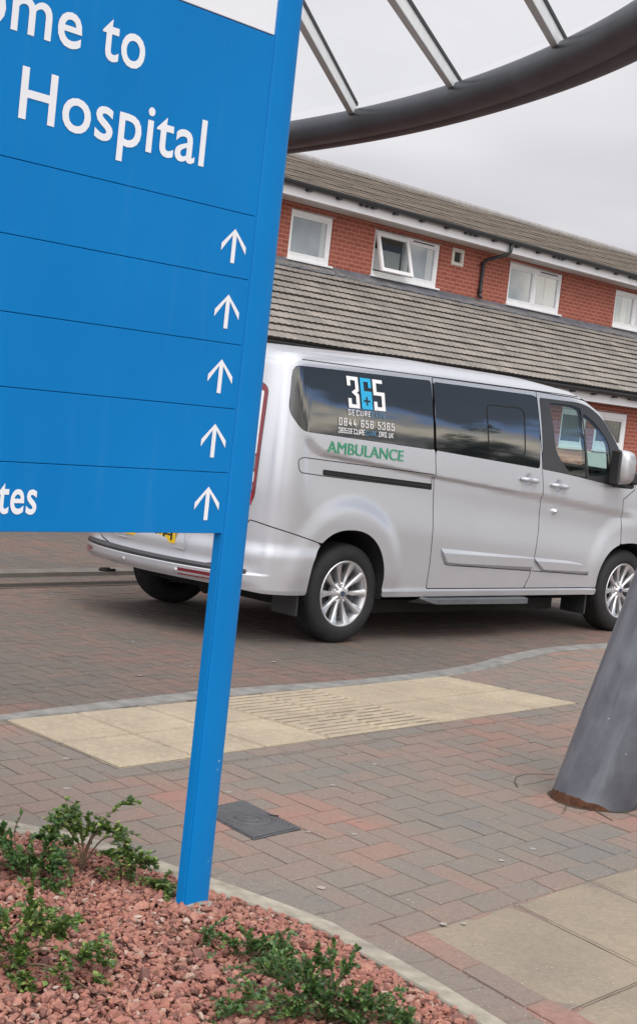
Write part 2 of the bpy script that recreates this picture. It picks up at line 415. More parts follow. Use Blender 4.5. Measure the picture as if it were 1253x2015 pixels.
def column_mat():
    t = NT('weathered_steel_paint'); pos = t.coord()
    a = t.noise(3.2, 6, .62, pos); b = t.noise(14, 6, .7, pos)
    st = t.noise(9, 4, .6, t.coord('Object', (1, 1, .18)))
    c = t.ramp(a, [(.28, (.065, .069, .086)), (.5, (.108, .116, .138)), (.72, (.165, .178, .205))])
    c = t.mix(t.ramp(st, [(.50, 0.0), (.68, .6)]), c, (.20, .215, .24))
    c = t.mix(t.ramp(b, [(.60, 0.0), (.74, .55)]), c, (.05, .05, .058))
    vo = t.n('ShaderNodeTexVoronoi'); vo.inputs['Scale'].default_value = 38; t.L.new(t.coord('Object', (1, 1, .55)), vo.inputs['Vector'])
    sc_ = t.n('ShaderNodeSeparateColor'); t.L.new(vo.outputs['Color'], sc_.inputs[0])
    chip = t.math('MULTIPLY', t.math('LESS_THAN', vo.outputs['Distance'], .10), t.math('GREATER_THAN', sc_.outputs[1], .88))
    c = t.mix(chip, c, (.42, .43, .44))
    # rust creeping up from the foot, along the column's own axis
    sp = t.n('ShaderNodeSeparateXYZ'); t.L.new(pos, sp.inputs[0])
    h = t.math('ADD', t.math('ADD', sp.outputs[2], t.math('MULTIPLY', sp.outputs[0], .10)), t.math('MULTIPLY', t.math('SUBTRACT', b, .5), .05))
    rust = t.math('LESS_THAN', h, -.006)
    c = t.mix(rust, c, t.ramp(b, [(.35, (.035, .016, .010)), (.55, (.115, .045, .02)), (.7, (.07, .05, .04))]))
    t.set(Base_Color=c, Roughness=t.math('ADD', .42, t.math('MULTIPLY', rust, .5)), Metallic=.15)
    t.bump(b, .25, .004); return t.m
M_col = column_mat()
M_tube = simple('dark_steel_paint', (.040, .044, .056), .40, .1, var=.3, nscale=2.5)
M_raf_shaded = simple('rafter_underside_shaded', (.42, .42, .42), .55, var=.06)  # same rafter: darker tone paints the underside as shaded
M_raf_lit = simple('rafter_side_lit', (.84, .86, .86), .45, var=.06)  # same rafter: paler tone paints the sides as sky-lit
M_gasket = simple('gasket', (.03, .032, .036), .7)
M_upvc = simple('white_upvc', (.80, .80, .81), .35, var=.03)
M_fascia = simple('white_fascia', (.78, .77, .79), .4, var=.03, nscale=1.5)
M_soffit = simple('soffit_board', (.50, .47, .44), .6, var=.06)
M_gutter = simple('black_plastic', (.018, .02, .023), .4, var=.2)
M_lead = simple('lead_flashing', (.135, .14, .16), .55, .2, var=.3, nscale=3, bump=.3, bscale=12)
M_pane = NT('window_pane'); 
def pane_mat():
    t = NT('window_pane'); c = t.mix(t.ramp(t.noise(1.7, 2), [(.35, 0.0), (.65, 1.0)]), (.24, .29, .325), (.33, .365, .395))
    t.set(Base_Color=c, Roughness=.03, IOR=1.9); return t.m
M_pane = pane_mat()
def dark_pane():
    t = NT('dark_window_pane'); sp = t.n('ShaderNodeTexWave'); sp.inputs['Scale'].default_value = 4; sp.inputs['Distortion'].default_value = 3
    t.L.new(t.coord(), sp.inputs['Vector'])
    t.set(Base_Color=t.mix(sp.outputs['Fac'], (.028, .03, .026), (.09, .095, .085)), Roughness=.04, IOR=1.6); return t.m
M_dpane = dark_pane()
M_curt = NT('net_curtain').set(Base_Color=(.46, .49, .50), Roughness=.05, IOR=1.7).m
M_room = simple('room_wall', (.42, .30, .19), .9, var=.05)
def tile_mat(name, c1, c2, moss, mx, row):
    t = NT(name); pos = t.coord(); g = t.n('ShaderNodeNewGeometry').outputs['Random Per Island']
    c = t.mix(t.ramp(t.noise(1.3, 5, .6, pos), [(.3, 0.0), (.7, 1.0)]), c1, c2)
    sp = t.n('ShaderNodeSeparateXYZ'); t.L.new(pos, sp.inputs[0]); cb = t.n('ShaderNodeCombineXYZ'); t.L.new(sp.outputs[0], cb.inputs[0]); t.L.new(t.math('ADD', sp.outputs[1], row*20), cb.inputs[1])
    bk = t.n('ShaderNodeTexBrick'); t.L.new(cb.outputs[0], bk.inputs['Vector']); bk.inputs['Scale'].default_value = 1; bk.inputs['Brick Width'].default_value = .30; bk.inputs['Row Height'].default_value = row; bk.inputs['Mortar Size'].default_value = 0
    bk.inputs['Color1'].default_value = (.36, .36, .36, 1); bk.inputs['Color2'].default_value = (.62, .60, .58, 1)
    c = t.mix(.8, c, bk.outputs[0], 'OVERLAY')
    c = t.mix(t.ramp(t.noise(14, 6, .75, pos), [(.45, 0.0), (.75, mx)]), c, moss)
    t.set(Base_Color=c, Roughness=.92); t.bump(t.noise(45, 5, .7, pos), .4, .01); return t.m
M_tile = tile_mat('grey_roof_tile', (.25, .228, .207), (.195, .18, .168), (.11, .098, .083), .65, .194)
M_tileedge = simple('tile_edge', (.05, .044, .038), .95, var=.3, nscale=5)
M_oldtile = tile_mat('mossy_brown_tile', (.108, .082, .061), (.078, .062, .050), (.145, .118, .068), .75, .277)
M_ridge = simple('ridge_tile', (.27, .255, .25), .85, var=.15)
M_grav = None
def gravel_mat():
    t = NT('red_chippings'); g = t.n('ShaderNodeNewGeometry').outputs['Random Per Island']; pos = t.coord()
    c = t.ramp(g, [(0.0, (.14, .07, .058)), (.2, (.25, .108, .082)), (.45, (.345, .145, .105)), (.65, (.29, .135, .108)), (.85, (.375, .175, .125)), (.96, (.34, .21, .165)), (1.0, (.44, .34, .28))])
    c = t.mix(.45, c, t.ramp(t.noise(130, 4, .65, pos), [(.3, .3), (.7, .7)]), 'OVERLAY')
    t.set(Base_Color=c, Roughness=.85); t.bump(t.noise(220, 4, .6, pos), .4, .002); return t.m
M_grav = gravel_mat()
M_soil = simple('soil', (.10, .045, .035), .95, var=.3, nscale=30)
def leaf_mat(name, stops):
    t = NT(name); g = t.n('ShaderNodeNewGeometry').outputs['Random Per Island']
    c = t.ramp(g, stops)
    t.set(Base_Color=c, Roughness=.45)
    tl = t.n('ShaderNodeBsdfTranslucent'); t.L.new(t.mix(.5, c, (.25, .35, .05), 'MIX'), tl.inputs[0])
    mx = t.n('ShaderNodeMixShader'); mx.inputs[0].default_value = .22
    t.L.new(t.b.outputs[0], mx.inputs[1]); t.L.new(tl.outputs[0], mx.inputs[2]); t.L.new(mx.outputs[0], t.N['Material Output'].inputs[0])
    return t.m
M_leafA = leaf_mat('shrub_leaf', [(0.0, (.035, .075, .022)), (.45, (.07, .135, .032)), (.8, (.13, .21, .045)), (1.0, (.32, .40, .10))])
M_leafB = leaf_mat('dark_shrub_leaf', [(0.0, (.025, .07, .024)), (.5, (.05, .12, .035)), (.85, (.095, .185, .05)), (1.0, (.19, .27, .07))])
M_twig = simple('twig_bark', (.13, .085, .055), .9, var=.3, nscale=40)
M_tree = leaf_mat('tree_leaf', [(0.0, (.02, .04, .015)), (1.0, (.05, .08, .025))])
M_iron = None
def manhole_mat():
    t = NT('dark_cover'); pos = t.coord(); w = t.n('ShaderNodeTexWave', wave_type='RINGS', rings_direction='SPHERICAL'); w.inputs['Scale'].default_value = 22; w.inputs['Distortion'].default_value = 1.2; w.inputs['Detail'].default_value = 2
    t.L.new(pos, w.inputs['Vector'])
    c = t.mix(t.ramp(t.noise(25, 5), [(.3, 0.0), (.7, 1.0)]), (.045, .046, .052), (.085, .085, .092))
    c = t.mix(t.math('MULTIPLY', w.outputs['Fac'], .45), c, (.12, .12, .125))
    t.set(Base_Color=c, Roughness=.6); t.bump(w.outputs['Fac'], .8, .006); return t.m
M_iron = manhole_mat()
M_grate = simple('drain_iron', (.105, .08, .062), .8, var=.3, nscale=30)
M_flake = simple('pale_litter', (.37, .32, .265), .9, var=.2)

# ================================================================== GROUND
def rot2(d): return np.array((math.cos(rad(d)), math.sin(rad(d))))
# far ground, one sheet to the horizon, a few mm under the pavings
tag(obj('ground', [(-600, -600, -.014), (600, -600, -.014), (600, 600, -.014), (-600, 600, -.014)], [(0, 1, 2, 3)], M_ground), kind='structure')
K1 = np.array([(-4.6, 3.0), (-2.6, 5.75), (-1.362, 7.495), (-.989, 8.027), (-.557, 8.609), (-.362, 8.839), (.328, 9.564), (.974, 10.437), (1.417, 11.30), (1.716, 11.82), (1.999, 12.17), (2.302, 12.50), (4.5, 14.7), (9, 19)])
K2 = np.array([(-4.5, 2.95), (-2.5, 5.68), (-1.338, 7.374), (-.96, 7.87), (-.536, 8.42), (-.354, 8.631), (.324, 9.391), (.881, 10.06), (1.158, 10.50), (1.54, 11.25), (1.766, 11.66), (2.04, 12.02), (2.36, 12.34), (4.55, 14.55), (9.1, 18.9)])
EO = np.array([(-3.2, 6.3), (-1.6, 5.85), (-1.001, 5.706), (-.83, 5.659), (-.659, 5.594), (-.429, 5.43), (-.194, 5.264), (.142, 4.988), (.251, 4.85), (.436, 4.59), (.63, 4.279), (1.15, 3.4), (1.7, 2.4)])
EI = np.array([(-3.2, 6.2), (-1.6, 5.72), (-.972, 5.582), (-.83, 5.55), (-.675, 5.50), (-.46, 5.345), (-.232, 5.16), (.095, 4.925), (.19, 4.80), (.372, 4.545), (.567, 4.241), (1.09, 3.36), (1.64, 2.36)])
def nearest_line(P, pl):
    """signed linear function of the polyline segment nearest to point P (positive on its left)"""
    best = None
    for a, b in zip(pl[:-1], pl[1:]):
        d = b-a; t = np.clip(((P-a)@d)/(d@d), 0, 1); q = a+d*t; dist = np.hypot(*(P-q))
        if best is None or dist < best[0]-1e-9: best = (dist, a, d/np.hypot(*d))
    a, d = best[1], best[2]; nrm = np.array((-d[1], d[0]))
    return lambda p: (p[0]-a[0])*nrm[0]+(p[1]-a[1])*nrm[1]
TACT = np.array([(-1.321, 7.387), (-.701, 6.689), (1.64, 9.552), (.881, 10.036)])   # far-left, near-left, near-right, far-right
e1p, e2p = rot2(50.3), rot2(-52)
SL0 = np.array((.468, 4.995)); sl1, sl2 = rot2(50.5), rot2(-57)
def in_quad(P, Q):
    s = [np.cross(Q[(i+1) % len(Q)]-Q[i], P-Q[i]) for i in range(len(Q))]
    return all(x >= 0 for x in s) or all(x <= 0 for x in s)
SLAB = np.array([SL0, SL0+sl1*2.7, SL0+sl1*2.7+sl2*1.4, SL0+sl2*1.4])
class Pavers:
    def __init__(s): s.v = []; s.f = []
    def add(s, poly, z=0.0, ch=.004):
        if len(poly) < 3: return
        P = np.array(poly); A = abs(sum(np.cross(P[i]-P[0], P[(i+1) % len(P)]-P[0]) for i in range(len(P))))/2
        if A < .0012: return
        c = P.mean(0); d = np.linalg.norm(P-c, axis=1, keepdims=True)
        out = c+(P-c)*(1-.0022/d); inn = c+(P-c)*(1-(.0022+ch)/d)
        z += random.uniform(-.0012, .0012); tx, ty = random.uniform(-.006, .006), random.uniform(-.006, .006)
        n = len(P); b = len(s.v)
        for q in out: s.v.append((q[0], q[1], z-.007))
        for q in inn: s.v.append((q[0], q[1], z+(q[0]-c[0])*tx+(q[1]-c[1])*ty))
        s.f.append(tuple(b+n+i for i in range(n)))
        for i in range(n): s.f.append((b+i, b+(i+1) % n, b+n+(i+1) % n, b+n+i))
def herringbone(Q, e1, e2, ia, ib, keep, clips, sink, z=0.0, A=lambda a: a, B=lambda b: b):
    for i in range(*ia):
        for j in range(*ib):
            k = (i-j) % 4
            if k == 0: c = [(i, j), (i+2, j), (i+2, j+1), (i, j+1)]
            elif k == 3: c = [(i, j), (i+1, j), (i+1, j+2), (i, j+2)]
            else: continue
            P = [Q+e1*A(a*.1)+e2*B(b*.1) for a, b in c]; ctr = sum(P)/4
            if not keep(ctr): continue
            poly = [tuple(p) for p in P]
            for pl, sgn, off in clips:
                f = nearest_line(ctr, pl); poly = clip_poly(poly, lambda p: sgn*f(p)+off)
                if len(poly) < 3: break
            if len(poly) >= 3: sink.add(poly, z)
pv = Pavers(); Qp = TACT[1]
MAN = np.array([(-.173, 6.389), (.063, 6.052), (-.103, 5.827), (-.335, 6.165)])
b1 = np.array([TACT[1]-e1p*.1, TACT[2]+e1p*.1, TACT[2]+e1p*.1+e2p*.1, TACT[1]-e1p*.1+e2p*.1])
TJ = MB()
def joint_line(a, b, z, w=.0035):
    a, b = np.array(a), np.array(b); d = (b-a)/np.hypot(*(b-a)); n2 = np.array((-d[1], d[0]))*w; TJ.add([(*(a-n2), z), (*(b-n2), z), (*(b+n2), z), (*(a+n2), z)], [(0, 1, 2, 3)])
sb1 = np.array([SL0-sl2*.1-sl1*.1, SL0-sl2*.1+sl1*2.7, SL0+sl1*2.7, SL0-sl1*.1]); sb2 = np.array([SL0-sl1*.1, SL0, SL0+sl2*1.4, SL0-sl1*.1+sl2*1.4])
COLC = np.array((1.30, 7.05))
def keep_p(c):
    if not (-3.4 < c[0] < 7 and 2.2 < c[1] < 17): return False
    if c[1] > 13 and c[0] < 2.2: return False
    for Q in (TACT*.9+TACT.mean(0)*.1, SLAB*.86+SLAB.mean(0)*.14):
        if in_quad(c, Q): return False
    return True
# clip: pavement lies right of K2 (walking away from the camera) and outside the edging
EB = np.array([p for p in EO])
def offset_line(pl, d):
    out = []
    for i in range(len(pl)):
        a = pl[max(i-1, 0)]; b = pl[min(i+1, len(pl)-1)]; t = (b-a)/np.hypot(*(b-a)); out.append(pl[i]+np.array((-t[1], t[0]))*d)
    return np.array(out)
EO2 = offset_line(EO, .06)
herringbone(Qp, e1p, e2p, (-60, 130), (-60, 50), keep_p, [(K2, 1, .004), (EO2, -1, .0)], pv, A=lambda a: a*1.15, B=lambda b: b*(1.18+.12*b) if b > 0 else b*1.1)
# border courses beside the tactile slabs, the worn slabs and the bed edging
def course(p0, d, w, L, n, z=.004):
    for k in range(n): pv.add([tuple(p0+d*L*k), tuple(p0+d*L*(k+1)), tuple(p0+d*L*(k+1)+w), tuple(p0+d*L*k+w)], z)
course(TACT[1]-e1p*.1, (TACT[2]-TACT[1])/np.hypot(*(TACT[2]-TACT[1])), e2p*.11, .216, 18)
course(SL0-sl2*.135-sl1*.115, sl1, sl2*.135, .22, 13); course(SL0-sl1*.115, sl2, sl1*.115, .29, 5)
def along(pl, step):
    seg = np.hypot(*(pl[1:]-pl[:-1]).T); cum = np.r_[0, np.cumsum(seg)]
    s = np.arange(0, cum[-1], step); return np.stack([np.interp(s, cum, pl[:, 0]), np.interp(s, cum, pl[:, 1])], 1)
pa = along(EO, .225)
for a, b in zip(pa[:-1], pa[1:]):
    d = (b-a)/np.hypot(*(b-a)); nn = np.array((-d[1], d[0])); m = (a+b)/2+nn*.05
    if in_quad(m, SLAB) or in_quad(m, sb2): continue
    pv.add([tuple(a+nn*.003), tuple(b+nn*.003), tuple(b+nn*.125), tuple(a+nn*.125)], .0042)
o = obj('pavement', pv.v, pv.f, M_pave); tag(o, kind='structure')
rv = Pavers()
def keep_r(c): return -5.5 < c[0] < 7.5 and 6 < c[1] < 21 and c[1] > 6.6-c[0]*.4
herringbone(np.array((-1.36, 7.5)), rot2(48), rot2(-44), (-70, 190), (-95, 45), lambda c: keep_r(c) and c[1]-13.9 < 1.16*(c[0]+1.6)+6, [(K1, -1, .004)], rv, -.003)
o = obj('road', rv.v, rv.f, M_road); tag(o, kind='structure')
tag(obj('paving_bed', [(-7, 1.5, -.0105), (10, 1.5, -.0105), (10, 22, -.0105), (-7, 22, -.0105)], [(0, 1, 2, 3)], M_sand), kind='structure')
def strip(name, A, B, z0, zt, mat, lab=None, step=None, bev=.008):
    """kerb-like strip between two polylines, cut in lengths"""
    m = MB(); n = 160; rs = lambda pl: along_n(pl, n)
    a, b = rs(A), rs(B)
    L = 0; V = []
    for k in range(n-1):
        q = [a[k], a[k+1], b[k+1], b[k]]
        L += np.hypot(*(a[k+1]-a[k])); 
        m.add([(p[0], p[1], zt) for p in q], [(0, 1, 2, 3)])
        m.add([(a[k][0], a[k][1], z0), (a[k+1][0], a[k+1][1], z0), (a[k+1][0], a[k+1][1], zt), (a[k][0], a[k][1], zt)], [(0, 1, 2, 3)])
        m.add([(b[k][0], b[k][1], z0), (b[k+1][0], b[k+1][1], z0), (b[k+1][0], b[k+1][1], zt), (b[k][0], b[k][1], zt)], [(0, 1, 2, 3)])
    o = m.build(name, mat); return o
def along_n(pl, n):
    seg = np.hypot(*(pl[1:]-pl[:-1]).T); cum = np.r_[0, np.cumsum(seg)]; s = np.linspace(0, cum[-1], n)
    return np.stack([np.interp(s, cum, pl[:, 0]), np.interp(s, cum, pl[:, 1])], 1)
def smooth_pl(pl):
    t = np.linspace(0, len(pl)-1, (len(pl)-1)*6+1); out = []
    for x in t:
        i = min(int(x), len(pl)-2); f = x-i; p0, p1, p2, p3 = pl[max(i-1, 0)], pl[i], pl[i+1], pl[min(i+2, len(pl)-1)]
        out.append(.5*((2*p1)+(-p0+p2)*f+(2*p0-5*p1+4*p2-p3)*f*f+(-p0+3*p1-3*p2+p3)*f**3))
    return np.array(out)
def strip2(name, A, B, z0, zt, mat):
    m = MB(); n = len(A)
    for k in range(n-1):
        a, a2, b, b2 = A[k], A[k+1], B[k], B[k+1]
        P = [(*a, z0), (*a2, z0), (*b2, z0), (*b, z0), (*a, zt-.006), (*a2, zt-.006), (*b2, zt-.006), (*b, zt-.006)]
        ia, ia2, ib, ib2 = a+(b-a)*.05, a2+(b2-a2)*.05, b+(a-b)*.05, b2+(a2-b2)*.05
        P += [(*ia, zt), (*ia2, zt), (*ib2, zt), (*ib, zt)]
        m.add(P, [(8, 9, 10, 11), (0, 1, 5, 4), (3, 2, 6, 7), (4, 5, 9, 8), (7, 6, 10, 11)])
    return m.build(name, mat)
kerb = strip2('kerb', smooth_pl(K1), smooth_pl(K2), -.02, .005, M_kerb); tag(kerb, kind='structure')
edge_ = strip2('bed_edging', smooth_pl(EO), smooth_pl(EI), -.03, .012, M_edging); tag(edge_, kind='structure')
# tactile paving: eight slabs by two, studs and ribs modelled
def bil(Q, a, b):  # a 0..1 along, b 0 far .. 1 near
    fl, nl, nr, fr = Q; return (fl*(1-a)+fr*a)*(1-b)+(nl*(1-a)+nr*a)*b
tm = MB(); RES = 30
for i in range(8):
    for j in range(2):
        rib = i in (3, 4); RQ = 64 if rib else RES; V = []; F = []; wear = random.uniform(.5, 1.0); dz = random.uniform(-.0008, .0008)
        for p in range(RES+1):
            for q in range(RQ+1):
                u, w = p/RES, q/RQ; g = .004/.45
                a = (i+g+u*(1-2*g))/8; b = (j+g+w*(1-2*g))/2; P = bil(TACT, a, b); h = 0.0
                if rib: h = .0062*wear*(smoothstep(.35, .8, math.sin(w*2*math.pi*8-math.pi/2)*.5+.5))*(1 if .03 < u < .97 else 0)
                else:
                    cu, cw = (u*6) % 1-.5, (w*6) % 1-.5; h = .0050*wear*float(1-smoothstep(.12, .34, math.hypot(cu, cw)))
                if p in (0, RES) or q in (0, RQ): h = -.012
                V.append((P[0], P[1], .0085+h+dz))
        for p in range(RES):
            for q in range(RQ): k = p*(RQ+1)+q; F.append((k, k+1, k+RQ+2, k+RQ+1))
        tm.add(V, F)
DL = MB()  # dark strips paint shade into the rib grooves; slab joints follow
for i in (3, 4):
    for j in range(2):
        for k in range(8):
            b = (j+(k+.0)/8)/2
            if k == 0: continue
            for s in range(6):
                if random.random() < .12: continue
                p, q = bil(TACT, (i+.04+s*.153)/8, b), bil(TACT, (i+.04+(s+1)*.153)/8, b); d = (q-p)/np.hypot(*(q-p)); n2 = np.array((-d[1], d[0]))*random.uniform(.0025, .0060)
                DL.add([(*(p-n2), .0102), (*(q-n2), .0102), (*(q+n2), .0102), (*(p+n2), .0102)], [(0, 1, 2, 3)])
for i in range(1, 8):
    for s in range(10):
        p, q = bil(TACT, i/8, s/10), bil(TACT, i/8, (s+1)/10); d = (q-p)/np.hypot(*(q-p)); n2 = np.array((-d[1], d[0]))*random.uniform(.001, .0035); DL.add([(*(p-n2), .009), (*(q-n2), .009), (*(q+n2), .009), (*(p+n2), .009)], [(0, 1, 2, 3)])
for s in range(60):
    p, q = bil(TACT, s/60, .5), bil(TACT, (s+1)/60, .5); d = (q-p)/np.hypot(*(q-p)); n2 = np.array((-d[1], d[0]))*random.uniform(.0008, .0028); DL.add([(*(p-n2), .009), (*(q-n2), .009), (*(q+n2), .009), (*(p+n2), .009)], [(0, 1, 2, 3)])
o = DL.build('tactile_shade_joints', M_shade_joint); tag(o, kind='structure')
for a, b in ((TACT[0], TACT[1]), (TACT[1], TACT[2]), (TACT[2], TACT[3])): joint_line(a, b, .0075, .0035)
o = tm.build('tactile_paving', M_tact, smooth=False); tag(o, kind='structure')
sm_ = MB(); na = [0, .50, 1.0, 1.5, 2.1, 2.7]; nb = [0, .68, 1.4]
for i in range(5):
    for j in range(2):
        V = []; F = []
        for p in range(9):
            for q in range(9):
                u = na[i]+.0012+(na[i+1]-na[i]-.0024)*p/8; w = nb[j]+.0012+(nb[j+1]-nb[j]-.0024)*q/8; P = SL0+sl1*u+sl2*w
                e = p in (0, 8) or q in (0, 8); V.append((P[0], P[1], .007+random.uniform(-.0005, .0005)-(.008 if e else 0)))
        for p in range(8):
            for q in range(8): k = p*9+q; F.append((k, k+1, k+10, k+9))
        sm_.add(V, F)
for i in range(1, 5): joint_line(SL0+sl1*na[i], SL0+sl1*na[i]+sl2*1.4, .0078, .0017)
joint_line(SL0+sl2*.68, SL0+sl2*.68+sl1*2.7, .0078, .0017)
o = TJ.build('paving_joints', M_sand); tag(o, kind='structure')
o = sm_.build('slab_paving', M_slab, smooth=True); tag(o, kind='structure')
# drainage channel and kerb beyond the van
D0 = np.array((-2.25, 11.893)); dd = (np.array((-1.41, 12.966))-D0); dd /= np.hypot(*dd); dn = np.array((-dd[1], dd[0]))
def run(name, w0, w1, z0, z1, mat, s0=-3.5, s1=16):
    a = D0+dd*s0; b = D0+dd*s1; m = MB()
    P = [a+dn*w0, b+dn*w0, b+dn*w1, a+dn*w1]; m.add([(*p, z0) for p in P]+[(*p, z1) for p in P], [(4, 5, 6, 7), (0, 1, 5, 4), (2, 3, 7, 6), (1, 2, 6, 5), (3, 0, 4, 7)]); return m
dr = empty('drainage_channel', (0, 0, 0)); tag(dr, 'rusty slotted drain channel set in the road behind the silver van', 'drain')
dm = run('g', .0, .215, -.02, .002, M_grate); dm.build('channel_frame', M_grate, dr)
sl = MB()
for k in range(420):
    c = D0+dd*(-3.5+k*.045)+dn*.03; P = [c, c+dd*.022, c+dd*.022+dn*.15, c+dn*.15]; sl.add([(*p, .0045) for p in P], [(0, 1, 2, 3)])
sl.build('slot', M_under, dr)
km = run('k', .50, .70, -.02, .03, M_kerb); o = km.build('far_kerb', simple('far_kerb_stone', (.155, .14, .125), .85, var=.25, nscale=5)); tag(o, kind='structure')
yt = MB(); P0 = D0+dn*.74
yt.add([(*(P0+dd*-1.4), .0), (*(P0+dd*.36), .0), (*(P0+dd*.0+dn*.45), .0), (*(P0+dd*-1.4+dn*.45), .0)], [(0, 1, 2, 3)]); o = yt.build('tactile_paving_beyond', M_tact); tag(o, kind='structure')
# manhole cover
mh = empty('manhole_cover', (*MAN.mean(0), 0)); tag(mh, 'small dark grey square inspection cover with concentric rings set in the block paving', 'manhole cover')
mc = MAN.mean(0); ml = [(p-mc)*.985 for p in MAN]
def plate(poly, z0, z1): m = MB(); m.prism([tuple(p) for p in poly], 1, lambda a, b, t: (a, b, z0+(z1-z0)*t)); return m
plate([p*1.015 for p in ml], -.012, .004).build('frame', M_iron, mh); plate([p*.95 for p in ml], .003, .0068).build('lid', M_iron, mh)
rg = MB()
for r in (.022, .045, .068, .09): rg.lathe([(r, .0068), (r+.003, .009), (r+.008, .009), (r+.011, .0068)], 40, 'Z')
rg.build('ring', M_iron, mh)
kh = MB(); ph = (ml[0]*.42+ml[1]*.58)*.90; kh.box(ph[0]-.022, ph[0]+.022, ph[1]-.010, ph[1]+.010, .0066, .0082); kh.build('key_slot', M_under, mh)
# pale petals and grit lying on the paving
fl = MB()
for k in range(2600):
    y = 4.2+(random.random()**1.7)*11; x = random.uniform(-.23, .23)*y+.1
    P = np.array((x, y))
    if nearest_line(P, EO)(P) < .0: continue
    s = random.uniform(.0012, .0042); a = random.random()*6.28; zb = .011 if in_quad(P, TACT) or in_quad(P, SLAB) else .0045
    c, si = math.cos(a), math.sin(a); q = [(s, 0), (.2*s, .55*s), (-s, .3*s), (-.6*s, -.5*s), (.4*s, -.6*s)]
    fl.add([(x+c*u-si*w, y+si*u+c*w, zb+random.uniform(0, .002)) for u, w in q], [(0, 1, 2, 3, 4)])
for k in range(14):   # bits of paper near the far kerb
    P = D0+dd*random.uniform(-3, 1)+dn*random.uniform(.8, 3.5); s = random.uniform(.02, .035)
    fl.add([(P[0]-s, P[1], .003), (P[0]+s, P[1]+s*.4, .003), (P[0]+s*.9, P[1]+s*.8, .008), (P[0]-s, P[1]+s*.5, .006)], [(0, 1, 2, 3)])
gm_ = MB()
for k in range(46):
    y = random.uniform(4.6, 10.5); x = random.uniform(-.22, .23)*y+.1; P = np.array((x, y))
    if nearest_line(P, EO)(P) < .1 or in_quad(P, TACT): continue
    r = random.uniform(.007, .017); z = .0078 if in_quad(P, SLAB) else .0024
    gm_.add([(x+math.cos(t)*r*random.uniform(.8, 1.2), y+math.sin(t)*r*random.uniform(.8, 1.2), z) for t in np.linspace(0, 6.28, 13)[:-1]], [tuple(range(12))])
o = gm_.build('chewing_gum_marks', M_gum); tag(o, 'flattened pale gum marks dotted over the paving', 'gum marks', kind='stuff')
o = fl.build('fallen_petals', M_flake); tag(o, 'pale petals and grit scattered over the block paving', 'litter', kind='stuff')
# planting bed with red chippings
def bed_h(x, y):
    P = np.array((x, y)); d = -nearest_line(P, EI)(P); return .0+.035*float(smoothstep(0, .25, d))+.012*math.sin(x*5+1)*math.sin(y*4)*float(smoothstep(.1, .5, d))
bm_ = MB(); xs_ = np.linspace(-3.0, 1.7, 48); ys_ = np.linspace(1.5, 6.3, 48); keepi = {}
V = []; F = []
for i, x in enumerate(xs_):
    for j, y in enumerate(ys_):
        d = -nearest_line(np.array((x, y)), EI)(np.array((x, y))); V.append((x, y, (bed_h(x, y)-.008) if d > -.02 else -.05))
for i in range(47):
    for j in range(47): k = i*48+j; F.append((k, k+48, k+49, k+1))
o = obj('bed_soil', V, F, M_soil, smooth=True); tag(o, kind='structure')
ico = []
ph_ = (1+5**.5)/2
IV = np.array([(-1, ph_, 0), (1, ph_, 0), (-1, -ph_, 0), (1, -ph_, 0), (0, -1, ph_), (0, 1, ph_), (0, -1, -ph_), (0, 1, -ph_), (ph_, 0, -1), (ph_, 0, 1), (-ph_, 0, -1), (-ph_, 0, 1)])/1.9
IF = [(0, 11, 5), (0, 5, 1), (0, 1, 7), (0, 7, 10), (0, 10, 11), (1, 5, 9), (5, 11, 4), (11, 10, 2), (10, 7, 6), (7, 1, 8), (3, 9, 4), (3, 4, 2), (3, 2, 6), (3, 6, 8), (3, 8, 9), (4, 9, 5), (2, 4, 11), (6, 2, 10), (8, 6, 7), (9, 8, 1)]
GV = []; GF = []; ns = 0
def rmat():
    q = rng.normal(size=4); q /= np.linalg.norm(q); w, x, y, z = q
    return np.array([[1-2*(y*y+z*z), 2*(x*y-z*w), 2*(x*z+y*w)], [2*(x*y+z*w), 1-2*(x*x+z*z), 2*(y*z-x*w)], [2*(x*z-y*w), 2*(y*z+x*w), 1-2*(x*x+y*y)]])
while ns < 16500:
    y = 3.55+rng.random()*2.2; x = -1.15+rng.random()*2.1
    P = np.array((x, y)); d = -nearest_line(P, EI)(P)
    if d < -.006 or x < -.26*y-.1: continue
    if d < .012 and rng.random() < .7: continue
    s = .0084*np.exp(rng.normal()*.36)
    v = IV*(1+rng.normal(size=(12, 1))*.14)*np.array((1.25, .95, .58))*s
    v = v@rmat().T*np.array((1, 1, .85))+np.array((x, y, bed_h(x, y)+rng.random()*.014))
    b = len(GV)*12; GV.append(v); GF += [(a+b, c+b, e+b) for a, c, e in IF]; ns += 1
o = obj('red_gravel', np.concatenate(GV).tolist(), GF, M_grav); tag(o, 'red stone chippings covering the planting bed', 'gravel', kind='stuff')

